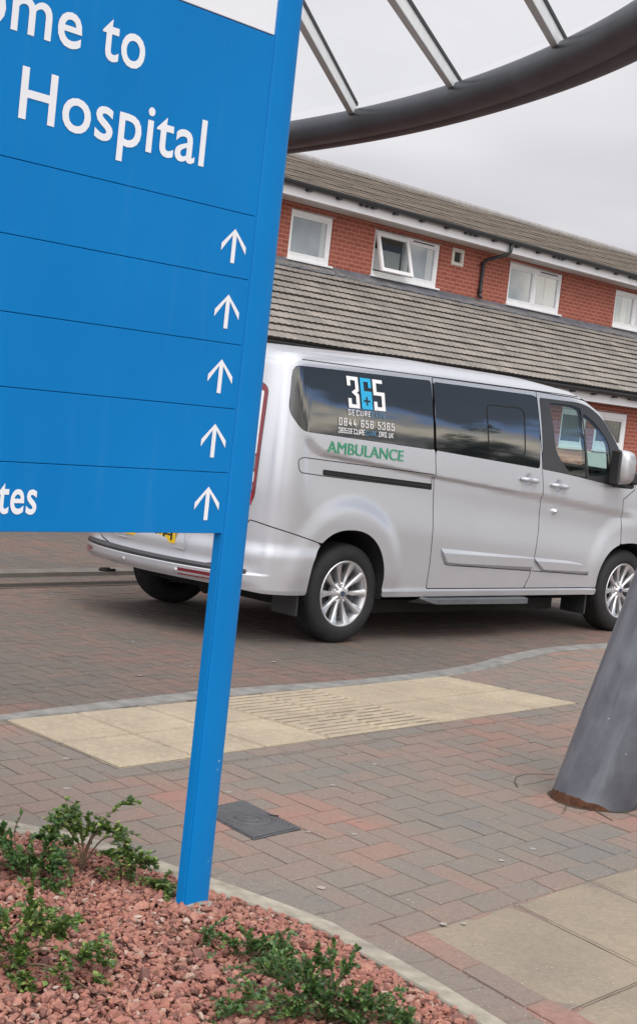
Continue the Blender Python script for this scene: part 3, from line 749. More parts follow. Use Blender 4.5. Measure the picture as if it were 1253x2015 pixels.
lm = MB()
for k in range(70):
    y = random.uniform(3.7, 5.5); x = random.uniform(-.25*y, .6)
    if -nearest_line(np.array((x, y)), EI)(np.array((x, y))) < .02: continue
    a = random.random()*6.28; s = random.uniform(.006, .014); c, si = math.cos(a), math.sin(a); z = bed_h(x, y)+.020
    q = [(-s, 0, 0), (-.3*s, .45*s, .003), (.5*s, .4*s, .005), (s, 0, .001), (.4*s, -.45*s, .004), (-.4*s, -.4*s, .002)]
    lm.add([(x+c*u-si*w, y+si*u+c*w, z+h) for u, w, h in q], [(0, 1, 2, 3), (0, 3, 4, 5)])
    if k % 3 == 0: lm.tube([(x, y, z), (x+c*s*3, y+si*s*3, z+.004)], .0012, 4)
o = lm.build('dead_leaves', simple('dead_leaf', (.17, .10, .05), .8, var=.4, nscale=60)); tag(o, 'dry brown leaves and twigs on the red chippings', 'dead leaves', kind='stuff')

# ================================================================== PLANTS
def shrub(name, loc, label, cat, stems, mat, leaf=.013, group=None, seed=0, density=1.0, scl=1.0):
    """stems: list of (points relative to base, leafy from 0..1)"""
    R = random.Random(seed); e = empty(name, loc); tag(e, label, cat, group); e.scale = scl if isinstance(scl, tuple) else (scl,)*3
    tw = MB(); LV = []; LF = []
    def leafat(p, d, s):
        d = d.normalized(); up = Vector((R.gauss(0, .5), R.gauss(0, .5), 1)).normalized(); side = d.cross(up)
        if side.length < .1: side = Vector((1, 0, 0))
        side.normalize(); nrm = side.cross(d)
        b = len(LV); w = s*.42
        pts = [p, p+d*s*.35+side*w+nrm*s*.06, p+d*s*.75+side*w*.8+nrm*s*.04, p+d*s*1.15-nrm*s*.05, p+d*s*.75-side*w*.8+nrm*s*.04, p+d*s*.35-side*w+nrm*s*.06]
        LV.extend([tuple(q) for q in pts]); LF.append((b, b+1, b+2, b+3)); LF.append((b, b+3, b+4, b+5))
    def stem(pts, r, l0, lv):
        P = [Vector(p) for p in pts]
        C = []
        for i in range(len(P)-1):
            for k in range(6):
                f = k/6; p0, p1, p2, p3 = P[max(i-1, 0)], P[i], P[i+1], P[min(i+2, len(P)-1)]
                C.append(.5*((2*p1)+(-p0+p2)*f+(2*p0-5*p1+4*p2-p3)*f*f+(-p0+3*p1-3*p2+p3)*f**3))
        C.append(P[-1])
        tw.tube([tuple(c) for c in C], [r*(1-.75*i/len(C)) for i in range(len(C))], 5)
        L = 0
        for i in range(1, len(C)):
            d = C[i]-C[i-1]; n = max(1, int(d.length/(leaf*.55)*density)); t = i/len(C)
            for k in range(n):
                if t < l0: continue
                p = C[i-1]+d*(k/n)
                for sgn in (-1, 1):
                    if R.random() < .15: continue
                    sd_ = d.normalized().cross(Vector((R.gauss(0, .6), R.gauss(0, .6), 1)).normalized())*sgn
                    leafat(p, sd_*1.0+d.normalized()*.6+Vector((0, 0, R.uniform(-.1, .6))), leaf*R.uniform(.65, 1.35))
            if lv > 0 and t > l0*.8 and R.random() < .40*density:
                dirv = (d.normalized()+Vector((R.gauss(0, .8), R.gauss(0, .8), R.gauss(.25, .5)))).normalized(); ln = R.uniform(.025, .075)
                q = [C[i], C[i]+dirv*ln*.5+Vector((0, 0, .006)), C[i]+dirv*ln+Vector((0, 0, R.uniform(-.02, .01)))]
                stem([tuple(x) for x in q], r*.5, .05, lv-1)
    for pts, l0 in stems: stem(pts, .0035, l0, 2)
    tw.build('stem', M_twig, e, True)
    obj('foliage', LV, LF, mat, e)
    return e
BG = 'shrubs in the gravel bed'
shrub('shrub', (-.625, 5.10, .03), 'straggly green shrub with one arching leafy branch over the bed edging', 'shrub',
      [([(0, 0, 0), (-.01, 0, .10), (-.05, .0, .17), (-.07, .01, .185)], .45), ([(0, 0, 0), (.0, 0, .09), (-.01, .01, .17), (-.03, .02, .20)], .45), ([(.0, 0, 0), (.015, 0, .10), (.03, .0, .17), (.02, .0, .195)], .4),
       ([(0, 0, .05), (.02, 0, .14), (.055, .01, .21), (.09, .02, .26)], .45), ([(0, 0, .03), (.03, -.01, .15), (.075, -.02, .185), (.13, -.03, .14), (.15, -.03, .09)], .35),
       ([(0, 0, .02), (.04, -.02, .095), (.11, -.05, .085), (.18, -.09, .055), (.235, -.12, .03)], .25), ([(0, 0, .03), (-.04, 0, .12), (-.095, .0, .145)], .3), ([(.0, 0, .02), (.05, .01, .13), (.10, .0, .15), (.13, -.01, .12)], .4), ([(.02, -.03, 0), (.06, -.06, .04), (.09, -.08, .025)], .4)], M_leafA, .0125, BG, 3, .72, (1.05, 1.05, .86))
shrub('shrub', (-.76, 4.98, .03), 'low dense dark green shrub left of the arching shrub, tips against the edging', 'shrub',
      [([(0, 0, 0), (-.04, 0, .06), (-.10, .02, .09)], .1), ([(0, 0, 0), (.03, .0, .06), (.08, -.01, .075), (.11, -.02, .05)], .1), ([(0, 0, 0), (-.02, .0, .07), (-.02, .03, .12)], .15), ([(0, 0, 0), (.02, .03, .08), (.05, .05, .13)], .2),
       ([(0, 0, 0), (-.09, .0, .04), (-.16, .0, .05)], .1), ([(0, 0, 0), (.05, -.03, .05), (.11, -.07, .02)], .2), ([(0, 0, 0), (.02, -.04, .05), (.05, -.10, .02)], .2), ([(-.05, .05, .04), (-.08, .09, .12), (-.06, .1, .19)], .5), ([(-.02, 0, .0), (-.05, -.03, .06), (-.03, -.06, .06)], .1), ([(-.08, .06, .02), (-.12, .1, .10), (-.15, .1, .13)], .3)], M_leafB, .0125, BG, 5, .62)
shrub('shrub', (-.665, 4.14, .035), 'trailing yellow-green shrub with bare twigs at the left edge of the gravel', 'shrub',
      [([(0, 0, 0), (.05, 0, .08), (.12, .0, .09), (.19, -.01, .055)], .2), ([(-.03, 0, .02), (.03, .02, .11), (.10, .03, .12), (.17, .03, .085), (.21, .02, .05)], .3), ([(-.05, 0, 0), (-.02, 0, .11), (.04, .0, .145), (.09, .02, .125)], .2),
       ([(0, 0, 0), (.05, -.03, .05), (.14, -.06, .04), (.19, -.08, .015)], .15), ([(0, 0, 0), (.02, -.05, .06), (.05, -.09, .03)], .15), ([(-.05, 0, 0), (-.05, 0, .1), (-.02, -.02, .14)], .1), ([(-.02, 0, .04), (.09, .0, .08), (.20, -.02, .045), (.27, -.04, .02)], .92), ([(0, -.02, .03), (.10, -.05, .06), (.22, -.10, .03), (.28, -.13, .015)], .94), ([(-.05, .1, .05), (.0, .10, .12), (.04, .10, .155)], .5), ([(0, 0, 0), (-.03, -.05, .08), (-.02, -.09, .09)], .1), ([(-.02, .14, .0), (-.01, .2, .05), (.03, .22, .06)], .4)], M_leafA, .0135, BG, 9, .55)
shrub('shrub', (.16, 4.06, .03), 'bushy dark green shrub in the gravel at the bottom right of the bed', 'shrub',
      [([(0, 0, 0), (.0, 0, .08), (.0, .01, .135)], .1), ([(0, 0, 0), (-.05, 0, .08), (-.08, .01, .14)], .1), ([(0, 0, 0), (.04, 0, .08), (.08, .01, .125)], .1), ([(0, 0, 0), (.06, 0, .05), (.13, .01, .055), (.19, 0, .035)], .1), ([(0, 0, 0), (-.08, 0, .05), (-.16, .01, .06), (-.20, .02, .045)], .1),
       ([(0, 0, 0), (-.07, -.03, .05), (-.15, -.06, .05), (-.20, -.08, .03)], .1), ([(0, 0, 0), (.03, -.04, .06), (.07, -.09, .05)], .1), ([(0, 0, 0), (-.02, -.05, .07), (-.06, -.09, .07)], .1), ([(0, 0, 0), (.02, .02, .10), (.04, .03, .15)], .2),
       ([(0, 0, 0), (.08, -.03, .04), (.17, -.05, .03), (.22, -.06, .015)], .1), ([(0, 0, 0), (-.04, .02, .08), (-.05, .03, .12)], .1), ([(-.02, 0, .03), (-.09, .05, .06), (-.15, .10, .08)], .3), ([(0, 0, .02), (-.11, -.04, .03), (-.22, -.05, .03)], .1)], M_leafB, .0105, BG, 11, .80)
shrub('shrub_sprig', (-.12, 4.47, .03), 'small trailing sprig lying on the gravel below the sign post', 'plant',
      [([(-.12, .16, .012), (-.05, .08, .035), (.02, -.0, .03), (.07, -.07, .035), (.13, -.14, .03)], .0), ([(.03, -.02, .02), (.09, -.04, .04), (.15, -.09, .035)], .15)], M_leafB, .0115, None, 13, .8)
# trees standing off to the right, seen mirrored in the van's windows
def tree(loc, h, w, label, seed):
    R = random.Random(seed); e = empty('tree', loc); tag(e, label, 'tree', 'trees across the road'); m = MB()
    m.tube([(0, 0, -.1), (.1, 0, h*.3), (0, .1, h*.6), (.1, 0, h*.85)], [.22, .17, .11, .04], 8)
    for k in range(9):
        a = R.random()*6.28; z = h*R.uniform(.3, .7); m.tube([(0, 0, z), (math.cos(a)*w*.25, math.sin(a)*w*.25, z+h*.1), (math.cos(a)*w*.42, math.sin(a)*w*.42, z+h*.16)], [.07, .05, .02], 5)
    m.build('trunk', M_twig, e, True); V = []; F = []
    cl = [(R.gauss(0, w*.22), R.gauss(0, w*.22), h*(.62+R.gauss(0, .15)), R.uniform(.12, .24)*w) for _ in range(26)]
    for k in range(6500):
        c = R.choice(cl); d = Vector((R.gauss(0, 1), R.gauss(0, 1), R.gauss(0, 1))).normalized()*c[3]*R.uniform(.6, 1.05); p = Vector(c[:3])+d; s = R.uniform(.07, .16)
        a = Vector((R.gauss(0, 1), R.gauss(0, 1), R.gauss(0, 1))).normalized(); b = a.orthogonal().normalized(); n0 = len(V)
        V += [tuple(p+a*s), tuple(p+b*s*.6), tuple(p-a*s), tuple(p-b*s*.6)]; F.append((n0, n0+1, n0+2, n0+3))
    obj('crown', V, F, M_tree, e); return e
tree((60, 19.6, 0), 13.5, 4.2, 'broad dark tree standing apart across the road, far to the right', 1)
tree((64, 22.5, 0), 11.0, 4.5, 'lower dark tree beside the broad tree, far to the right', 2)

# ================================================================== HOSPITAL BUILDING
BA = .9062
bld = empty('hospital_building', (-.101, 28.3, 0), BA)
tag(bld, 'red brick hospital building with grey tiled lower roof and white upper windows behind the van', 'building')
X0, X1 = -14.0, 30.0
def wall_holes(name, x0, x1, z0, z1, y, holes, parent, mat, depth=.10):
    xs = sorted({x0, x1, *[h[0] for h in holes], *[h[1] for h in holes]}); zs = sorted({z0, z1, *[h[2] for h in holes], *[h[3] for h in holes]})
    m = MB()
    for a, b in zip(xs[:-1], xs[1:]):
        for c, d in zip(zs[:-1], zs[1:]):
            if any(h[0] <= (a+b)/2 <= h[1] and h[2] <= (c+d)/2 <= h[3] for h in holes): continue
            m.add([(a, y, c), (b, y, c), (b, y, d), (a, y, d)], [(0, 1, 2, 3)])
    for h in holes:
        a, b, c, d = h[:4]
        m.add([(a, y, c), (a, y+depth, c), (a, y+depth, d), (a, y, d)], [(0, 1, 2, 3)]); m.add([(b, y, c), (b, y+depth, c), (b, y+depth, d), (b, y, d)], [(0, 1, 2, 3)])
        m.add([(a, y, c), (b, y, c), (b, y+depth, c), (a, y+depth, c)], [(0, 1, 2, 3)]); m.add([(a, y, d), (b, y, d), (b, y+depth, d), (a, y+depth, d)], [(0, 1, 2, 3)])
    return m.build(name, mat, parent)
UW = [(-1.40, -.28, 3.92, 4.72), (.91, 2.945, 3.94, 4.73), (5.39, 7.44, 3.945, 4.75), (9.75, 11.75, 3.955, 4.745)]
EXT = [(-6.0, -4.0, 3.94, 4.74), (-11, -9, 3.94, 4.74), (14.6, 16.6, 3.95, 4.745), (19, 21, 3.95, 4.745), (24, 26, 3.95, 4.745)]
VENT = (3.335, 3.725, 4.43, 4.755)
wall_holes('upper_wall', X0, X1, 3.4, 4.86, 0, UW+EXT+[VENT], bld, M_brick)
LW = [(4.345, 5.30, 1.28, 1.99), (5.62, 6.90, 1.28, 2.02)]
LEXT = [(-6, -4.4, 1.2, 2.0), (-1.5, .2, 1.2, 2.0), (10, 11.6, 1.2, 2.0), (15, 16.6, 1.2, 2.0)]
YL = -2.15
wall_holes('lower_wall', X0, X1, -.05, 2.16, YL, LW+LEXT, bld, M_brick)
def window(x0, x1, z0, z1, y, mull=None, pane=None, vent=True, sill=True, skip_pane=None, fw=.065):
    f = MB(); d0, d1 = y-.012, y+.06
    f.box(x0, x0+fw, d0, d1, z0, z1, .008); f.box(x1-fw, x1, d0, d1, z0, z1, .008)
    f.box(x0+fw, x1-fw, d0+.001, d1-.001, z1-fw*1.1, z1-.002, .008); f.box(x0+fw, x1-fw, d0+.001, d1-.001, z0+.002, z0+fw*1.2, .008)
    xs = [x0+fw]+([mull] if mull else [])+[x1-fw]
    if mull: f.box(mull-.05, mull+.05, d0-.002, d1-.002, z0+fw*1.2, z1-fw*1.1, .008)
    # inner beads round each light
    for i, (a, b) in enumerate(zip(xs[:-1], xs[1:])):
        if mull: a, b = (a, b-.05) if i == 0 else (a+.05, b)
        if skip_pane == i: continue
        c, d = z0+fw*1.2, z1-fw*1.1
        for q in ((a, a+.035, c, d), (b-.035, b, c, d), (a+.035, b-.035, c, c+.035), (a+.035, b-.035, d-.035, d)): f.box(q[0], q[1], y+.004, y+.05, q[2], q[3], .006)
    o = f.build('window', M_upvc, bld)
    for i, (a, b) in enumerate(zip(xs[:-1], xs[1:])):
        if mull: a, b = (a, b-.05) if i == 0 else (a+.05, b)
        if skip_pane == i: continue
        g = MB().box(a+.03, b-.03, y+.03, y+.036, z0+fw*1.2+.03, z1-fw*1.1-.03); g.build('pane', pane or M_pane, o)
        if vent and i == len(xs)-2 and mull: MB().box(a+.12, b-.12, y-.022, y-.011, z1-.05, z1-.03).build('trickle_vent', M_gasket, o)
    if sill:
        s = MB().box(x0-.03, x1+.06, y-.075, y+.02, z0-.035, z0+.001, .006); s.build('sill', M_upvc, o)
        MB().box(x0-.02, x1+.03, y-.03, y+.02, z1-.001, z1+.03, .004).build('head_trim', M_upvc, o)
    return o
window(*UW[0], .03); window(*UW[2], .03, 6.42); window(*UW[3], .03, 10.75)
w2 = window(*UW[1], .03, 1.93, skip_pane=0)
for w_, a, b, c, d in ((0, -.52, -.40, 4.03, 4.61), (1, 2.62, 2.80, 4.06, 4.61), (2, 6.86, 7.30, 4.06, 4.62), (3, 10.15, 10.40, 4.06, 4.62)):
    par = bpy.data.objects['window' if w_ == 0 else ('window.%03d' % {1: 3, 2: 1, 3: 2}[w_])]
    MB().box(a, b, .0575, .0594, c, d).build('net_curtain', M_curt, par)
# open casement: top-hung sash pushed out over the sill
sash = MB(); A0, A1, Z0, Z1 = .95, 1.90, 3.98, 4.69
for q in ((A0, A0+.07, Z0, Z1), (A1-.07, A1, Z0, Z1), (A0+.07, A1-.07, Z0, Z0+.07), (A0+.07, A1-.07, Z1-.07, Z1)): sash.box(q[0], q[1], -.03, .03, q[2]-Z1, q[3]-Z1, .008)
so = sash.build('open_sash', M_upvc, w2, loc=(0, .0, Z1)); so.rotation_euler = (rad(-16), 0, 0)
pg = MB().box(A0+.06, A1-.06, -.004, .004, Z0+.06-Z1, Z1-.06-Z1).build('pane', glass_mat('sash_glass', (.80, .82, .80), 1.8), so)
rm = MB(); rm.add([(.5, 1.8, 3.4), (3.4, 1.8, 3.4), (3.4, 1.8, 5), (.5, 1.8, 5)], [(0, 1, 2, 3)]); rm.add([(.93, .1, 3.4), (.5, 1.8, 3.4), (.5, 1.8, 5), (.93, .1, 5)], [(0, 1, 2, 3)])
rm.add([(1.93, .1, 3.4), (3.4, 1.8, 3.4), (3.4, 1.8, 5), (1.93, .1, 5)], [(0, 1, 2, 3)]); rm.add([(.5, .1, 3.9), (3.4, .1, 3.9), (3.4, 1.8, 3.9), (.5, 1.8, 3.9)], [(0, 1, 2, 3)]); rm.add([(.5, .1, 4.9), (3.4, .1, 4.9), (3.4, 1.8, 4.9), (.5, 1.8, 4.9)], [(0, 1, 2, 3)])
rm.build('room', M_room, bld)
bl = MB().box(1.05, 1.86, .10, .11, 4.05, 4.42); bl.build('window_blind', simple('blind_cloth', (.55, .55, .56), .8, var=.05), w2)
for w in EXT: window(*w, .03, (w[0]+w[1])/2)
window(*LW[0], YL+.03, None, M_dpane); window(*LW[1], YL+.03, None, M_dpane, fw=.11)
for w in LEXT: window(*w, YL+.03, (w[0]+w[1])/2, M_dpane)
MB().box(5.32, 6.92, YL-.02, YL+.02, .55, 1.235, .005).build('apron_panel', M_upvc, bld)
v = MB(); a, b, c, d = VENT
for q in ((a, a+.07, c, d), (b-.07, b, c, d), (a+.07, b-.07, c, c+.07), (a+.07, b-.07, d-.07, d)): v.box(q[0], q[1], -.025, .05, q[2], q[3], .012)
vo_ = v.build('wall_vent', simple('vent_cream', (.62, .58, .52), .5), bld); MB().box(a+.06, b-.06, .03, .04, c+.06, d-.06).build('grille', M_gasket, vo_)
# eaves
DF = .42
MB().box(X0, X1, -DF-.02, -DF, 4.845, 5.02).build('fascia', M_fascia, bld)
MB().box(X0, X1, -DF+.001, .25, 4.832, 4.842).build('soffit', M_soffit, bld)
def gutter(y, z, r, jn, name='gutter'):
    m = MB(); n = 9; V = []; prof = [(r*math.cos(math.pi+math.pi*k/(n-1)), r*math.sin(math.pi+math.pi*k/(n-1))) for k in range(n)]
    prof = [(-r, r*.35)]+prof+[(r, r*.35)]
    for x in (X0, X1): V += [(x, y+p[0], z+p[1]) for p in prof]
    k = len(prof); m.add(V, [(i, i+1, k+i+1, k+i) for i in range(k-1)])
    g = m.build(name, M_gutter, bld)
    br = MB().box(-.05, .05, -r*.3, r*1.05, -r*1.45, -r*.55, .01).build('gutter_bracket', M_gutter, g); first = True; x = -5.6
    while x < 17.5:
        for q in ([0] if (round(x/.8) % 4) else [-.16, 0, .16]):
            b = br if first else br.copy()
            if not first: COL.objects.link(b)
            b.location = (x+q, y, z); b.parent = g; first = False
        x += .8
    return g
gutter(-DF-.085, 5.05, .062, .8)
def tile_roof(name, y0, z0, y1, z1, rows, mats, wave, wl, step, joint=None, x0=X0, x1=X1, dx=.05):
    """courses running along x; each course is lifted at its lower edge"""
    S = Vector((0, y1-y0, z1-z0)); L = S.length; s = S/L; nrm = Vector((0, -s.z, s.y))
    nx = int((x1-x0)/dx); m = MB(); edge = MB(); Rn = random.Random(3)
    for r in range(rows):
        a = L*r/rows; b = L*(r+1)/rows+.02; V = []; F = []; E = []
        sh = wl*.5*(r % 2) if joint else 0
        for i in range(nx+1):
            x = x0+i*dx; w = wave*(math.sin((x+sh)*2*math.pi/wl)**2)+Rn.uniform(-.002, .002)+.006*math.sin(x*1.7+r*2.1)*math.sin(x*.63+r)
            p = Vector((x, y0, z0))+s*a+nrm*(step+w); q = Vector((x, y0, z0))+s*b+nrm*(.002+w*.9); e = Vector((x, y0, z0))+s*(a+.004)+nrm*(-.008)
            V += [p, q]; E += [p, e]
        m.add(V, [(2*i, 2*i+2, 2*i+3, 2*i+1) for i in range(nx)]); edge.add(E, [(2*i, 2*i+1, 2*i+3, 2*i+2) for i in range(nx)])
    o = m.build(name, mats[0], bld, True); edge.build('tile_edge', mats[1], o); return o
lr = tile_roof('lower_roof', -2.52, 2.43, .0, 3.86, 13, (M_tile, M_tileedge), .011, .15, .032)
ur = tile_roof('upper_roof', -DF-.08, 5.06, 3.1, 6.26, 13, (M_oldtile, M_tileedge), .004, .30, .009, True, dx=.075)
jt = MB(); S = Vector((0, 3.1+DF+.08, 1.20)); L = S.length; s = S/L; nr = Vector((0, -s.z, s.y))
for r in range(13):
    x = X0+(.15 if r % 2 else 0)
    while x < X1:
        p = Vector((x, -DF-.08, 5.06))+s*(L*r/13)+nr*.016; q = p+s*(L/13-.02)-nr*.007; jt.add([p, p+Vector((.014, 0, 0)), q+Vector((.014, 0, 0)), q], [(0, 1, 2, 3)]); x += .30
jt.build('tile_joint', M_tileedge, ur)
rd = MB(); x = X0
while x < X1:
    rd.tube([(x+.004, 3.1, 6.255), (x+.446, 3.1, 6.255)], .10, 10); x += .45
rd.build('ridge', M_ridge, ur)
fm = MB(); xs = np.arange(X0, X1, .12); V = []
for x in xs:
    w = random.uniform(-.006, .006); V += [(x, -.004, 3.915+w*.5), (x, -.02, 3.865), (x, -.235, 3.775+w), (x, -.245, 3.755+w)]
fm.add(V, [(4*i+k, 4*i+4+k, 4*i+5+k, 4*i+1+k) for i in range(len(xs)-1) for k in range(3)]); fm.build('lead_flashing', M_lead, bld, True)
MB().box(X0, X1, -2.455, -2.435, 2.17, 2.36).build('fascia', M_fascia, bld); MB().box(X0, X1, -2.434, YL+.05, 2.165, 2.18).build('soffit', M_soffit, bld)
gutter(-2.535, 2.385, .064, .8)
dp = MB().tube([(4.55, -DF-.085, 5.0), (4.55, -DF-.085, 4.86), (4.52, -DF-.06, 4.80), (4.38, -.10, 4.66), (4.345, -.06, 4.60), (4.335, -.06, 4.2), (4.33, -.06, 3.97), (4.33, -.10, 3.93)], .036, 10)
for z in (4.58, 4.05): dp.tube([(4.335, -.06, z-.025), (4.335, -.06, z+.025)], .046, 10)
dp.build('downpipe', M_gutter, bld, True)
MB().add([(X0, .4, 3.4), (X1, .4, 3.4), (X1, .4, 5.0), (X0, .4, 5.0)], [(0, 1, 2, 3)]).add([(X0, YL+.4, 0), (X1, YL+.4, 0), (X1, YL+.4, 2.1), (X0, YL+.4, 2.1)], [(0, 1, 2, 3)]).build('inner_wall', M_under, bld) if False else None
# gable ends and rear slope close the volume
gm = MB()
for x in (X0, X1):
    gm.add([(x, 0, -.05), (x, 6.6, -.05), (x, 6.6, 5.0), (x, 3.1, 6.2), (x, 0, 4.95)], [(0, 1, 2, 3, 4)]); gm.add([(x, YL, -.05), (x, 0, -.05), (x, 0, 3.8), (x, YL, 2.4)], [(0, 1, 2, 3)])
gm.add([(X0, 6.6, -.05), (X1, 6.6, -.05), (X1, 6.6, 5.0), (X0, 6.6, 5.0)], [(0, 1, 2, 3)]); gm.build('gable_wall', M_brick, bld)
MB().add([(X0, 3.1, 6.25), (X1, 3.1, 6.25), (X1, 7.1, 4.95), (X0, 7.1, 4.95)], [(0, 1, 2, 3)]).build('rear_roof', M_oldtile, bld)

# ================================================================== CANOPY
can = empty('entrance_canopy', (1.0, 13, 0)); tag(can, 'glazed entrance canopy on a curved dark steel tube overhead', 'canopy')
cx0 = np.array((1.0, 13.0))
ZC = 4.35; cc = np.array((-14.725, 8.203)); RC = 16.77
th = np.linspace(rad(52), rad(-12), 90)
tb = MB(); arc = [np.append(cc+RC*np.array((math.cos(t), math.sin(t))), ZC) for t in th]
tb.tube([tuple(p-np.array((1, 13, 0))) for p in arc], .143, 24); tb.build('ring_beam', M_tube, can, True)
lip = MB(); arc2 = [cc+(RC+.10)*np.array((math.cos(t), math.sin(t))) for t in th]
lip.tube([(p[0]-1, p[1]-13, ZC-.085-.02*float(smoothstep(14.5, 11, p[1]))) for p in arc2], .082, 16); lip.build('lower_pipe', M_tube, can, True)
# rafters run back over the camera's head, sky-lit side and shaded underside painted as two tones, black gasket
RAFT = [((-.144, 15.83), (-.49, 12.95)), ((.702, 14.22), (.10, 11.5)), ((1.336, 12.30), (1.0, 11.1))]
allr = [((-2.55, 19.9), None), ((-1.55, 18.3), None)]+RAFT+[((1.80, 10.4), None), ((2.02, 8.6), None)]
angs = [-95, -96.0, None, None, None, -110, -112]
ends = []
for k, ((p, q), an) in enumerate(zip(allr, angs)):
    p = np.array(p)
    d = (np.array(q)-p) if q is not None else rot2(an); d = d/np.hypot(*d); nn = np.array((-d[1], d[0]))
    Lr = 7.5; e = p+d*Lr; ends.append((p, e))
    def bx(name, w0, w1, z0, z1, mat):
        m = MB(); P = [p+nn*w0-d*.50, e+nn*w0, e+nn*w1, p+nn*w1-d*.50]; P = [(a[0]-1, a[1]-13) for a in P]
        m.add([(*a, z0) for a in P]+[(*a, z1) for a in P], [(0, 1, 2, 3), (4, 5, 6, 7), (0, 1, 5, 4), (1, 2, 6, 5), (2, 3, 7, 6), (3, 0, 4, 7)]); return m.build(name, mat, can)
    rf = bx('rafter', -.030, .030, ZC+.07, ZC+.205, M_raf_lit); bx('rafter_shaded_face', -.029, .029, ZC+.064, ZC+.0695, M_raf_shaded)
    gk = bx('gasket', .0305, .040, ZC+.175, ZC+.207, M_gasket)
for (p, e), (p2, e2) in zip(ends[:-1], ends[1:]):
    z = ZC+.2095; m = MB(); P = [(a[0]-1, a[1]-13, z) for a in (p-(e-p)*.055, e, e2, p2-(e2-p2)*.055)]; P2 = [(a[0], a[1], a[2]+.012) for a in P]
    m.add(P+P2, [(0, 1, 2, 3), (7, 6, 5, 4), (0, 4, 5, 1), (1, 5, 6, 2), (2, 6, 7, 3), (3, 7, 4, 0)]); m.build('glass_panel', M_canglass, can)
bb = MB(); bb.tube([(e[0]-1, e[1]-13, ZC+.1) for p, e in ends], .12, 12); bb.build('rear_beam', M_tube, can, True)
# leaning column
ax = Vector((.263, .07, 1)).normalized(); c0 = Vector((1.318, 7.05, 0)); Lc = 4.25/ax.z
colm = MB(); RCOL = .178; n = 48; hs = [-.12, -.02, .0, .02, .04, .07, .2, .6, 1.2, 2, 3, Lc]
colm.lathe([(RCOL+random.uniform(-.0006, .0006), h) for h in hs], n, 'Z')
co_ = colm.build('column_shaft', M_col, None, True); co_.location = c0; co_.rotation_euler = Vector(ax).to_track_quat('Z', 'Y').to_euler()
co_.name = 'leaning_column'; tag(co_, 'leaning dark grey tubular steel column with a rusty foot set in the paving', 'column')
gp = MB(); rr = RCOL
pts = [(c0.x+math.cos(t)*(rr*1.05+.012+.01*math.sin(3*t+1)), c0.y+math.sin(t)*(rr+.014+.008*math.sin(5*t))) for t in np.linspace(0, 2*math.pi, 40)[:-1]]
gp.add([(*p, .0026) for p in pts], [tuple(range(39))])
def crack(P, w=.002):
    P = np.array(P)
    for a, b in zip(P[:-1], P[1:]):
        d = (b-a)/np.hypot(*(b-a)); n2 = np.array((-d[1], d[0]))*w*random.uniform(.6, 1.3); gp.add([(*(a-n2), .0030), (*(b-n2), .0030), (*(b+n2), .0030), (*(a+n2), .0030)], [(0, 1, 2, 3)])
crack([(1.005, 7.16), (1.0, 7.25), (1.022, 7.363), (1.06, 7.43), (1.12, 7.475), (1.217, 7.51)], .0025)
crack([(1.19, 6.93), (1.16, 6.80), (1.14, 6.74)]); crack([(1.30, 6.87), (1.35, 6.72)], .0035); crack([(1.10, 7.02), (.98, 6.98)]); crack([(1.42, 6.9), (1.50, 6.82)], .003)
o = gp.build('paving_gap', M_sand); tag(o, kind='structure')

# ================================================================== SIGN
sg = empty('hospital_sign', (-.252, 4.892, 0), BA); tag(sg, 'tall blue hospital welcome sign on a blue post, with white lettering and arrows', 'sign')
def post(xm, name):
    m = MB()
    fr = [(-.0545, .020), (-.0540, -.002), (-.0530, -.0085), (-.0505, -.0105), (-.0497, -.008), (-.0485, -.008), (-.0477, -.0115), (-.044, -.0155), (-.038, -.0175), (.03, -.0185), (.052, -.014), (.066, -.004), (.0735, .008), (.0745, .018), (.066, .024), (-.05, .024)]
    m.prism(fr, 1, lambda a, b, t: (xm+a, b, -.05+3.25*t)); return autosmooth(m.build(name, M_blue, sg), 28)
post(0, 'post')
PL = -2.36
mirror_post = MB(); mirror_post.prism([(-a, b) for a, b in [(-.088, .020), (-.086, .012), (-.0495, -.010), (.03, -.016), (.066, .0), (.076, .035), (.05, .075), (-.084, .066)]], 1, lambda a, b, t: (PL+a, b, -.05+3.25*t)); mirror_post.build('post', M_blue, sg)
zs = [1.176, 1.3565, 1.546, 1.734, 1.926, 2.112, 2.634]
for i in range(6): MB().box(PL+.05, -.0435, -.009, .018, zs[i]+.0008, zs[i+1]-.0008, .0012).build('direction_panel' if i < 5 else 'welcome_panel', M_blue, sg)
MB().box(PL+.04, -.046, .006, .014, 1.18, 3.15).build('backing_sheet', M_seam, sg)
MB().box(PL+.05, -.0435, -.009, .018, 2.637, 3.12, .0015).build('header_panel', M_white, sg)
def lettering(parent, body, x0, x1, z0, z1, mat, name='lettering', off=.013, y=-.0105, th=.0022):
    V, F = text_tris(body, off, spacing=1.05); V = fit_box(V, x0, x1, z0, z1); n = len(V)
    vv = [(a, y, b) for a, b in V]; return obj(name, vv, F, mat, parent)
lettering(sg, 'Hospital', -.975, -.294, 2.171, 2.341, M_white, off=.011)
lettering(sg, 'Welcome', -1.592, -.791, 2.4165, 2.5475, M_white, off=.011); lettering(sg, 'to', -.721, -.562, 2.4165, 2.5255, M_white, off=.011)
lettering(sg, 'tes', -.924, -.791, 1.222, 1.302, M_white, off=.014)
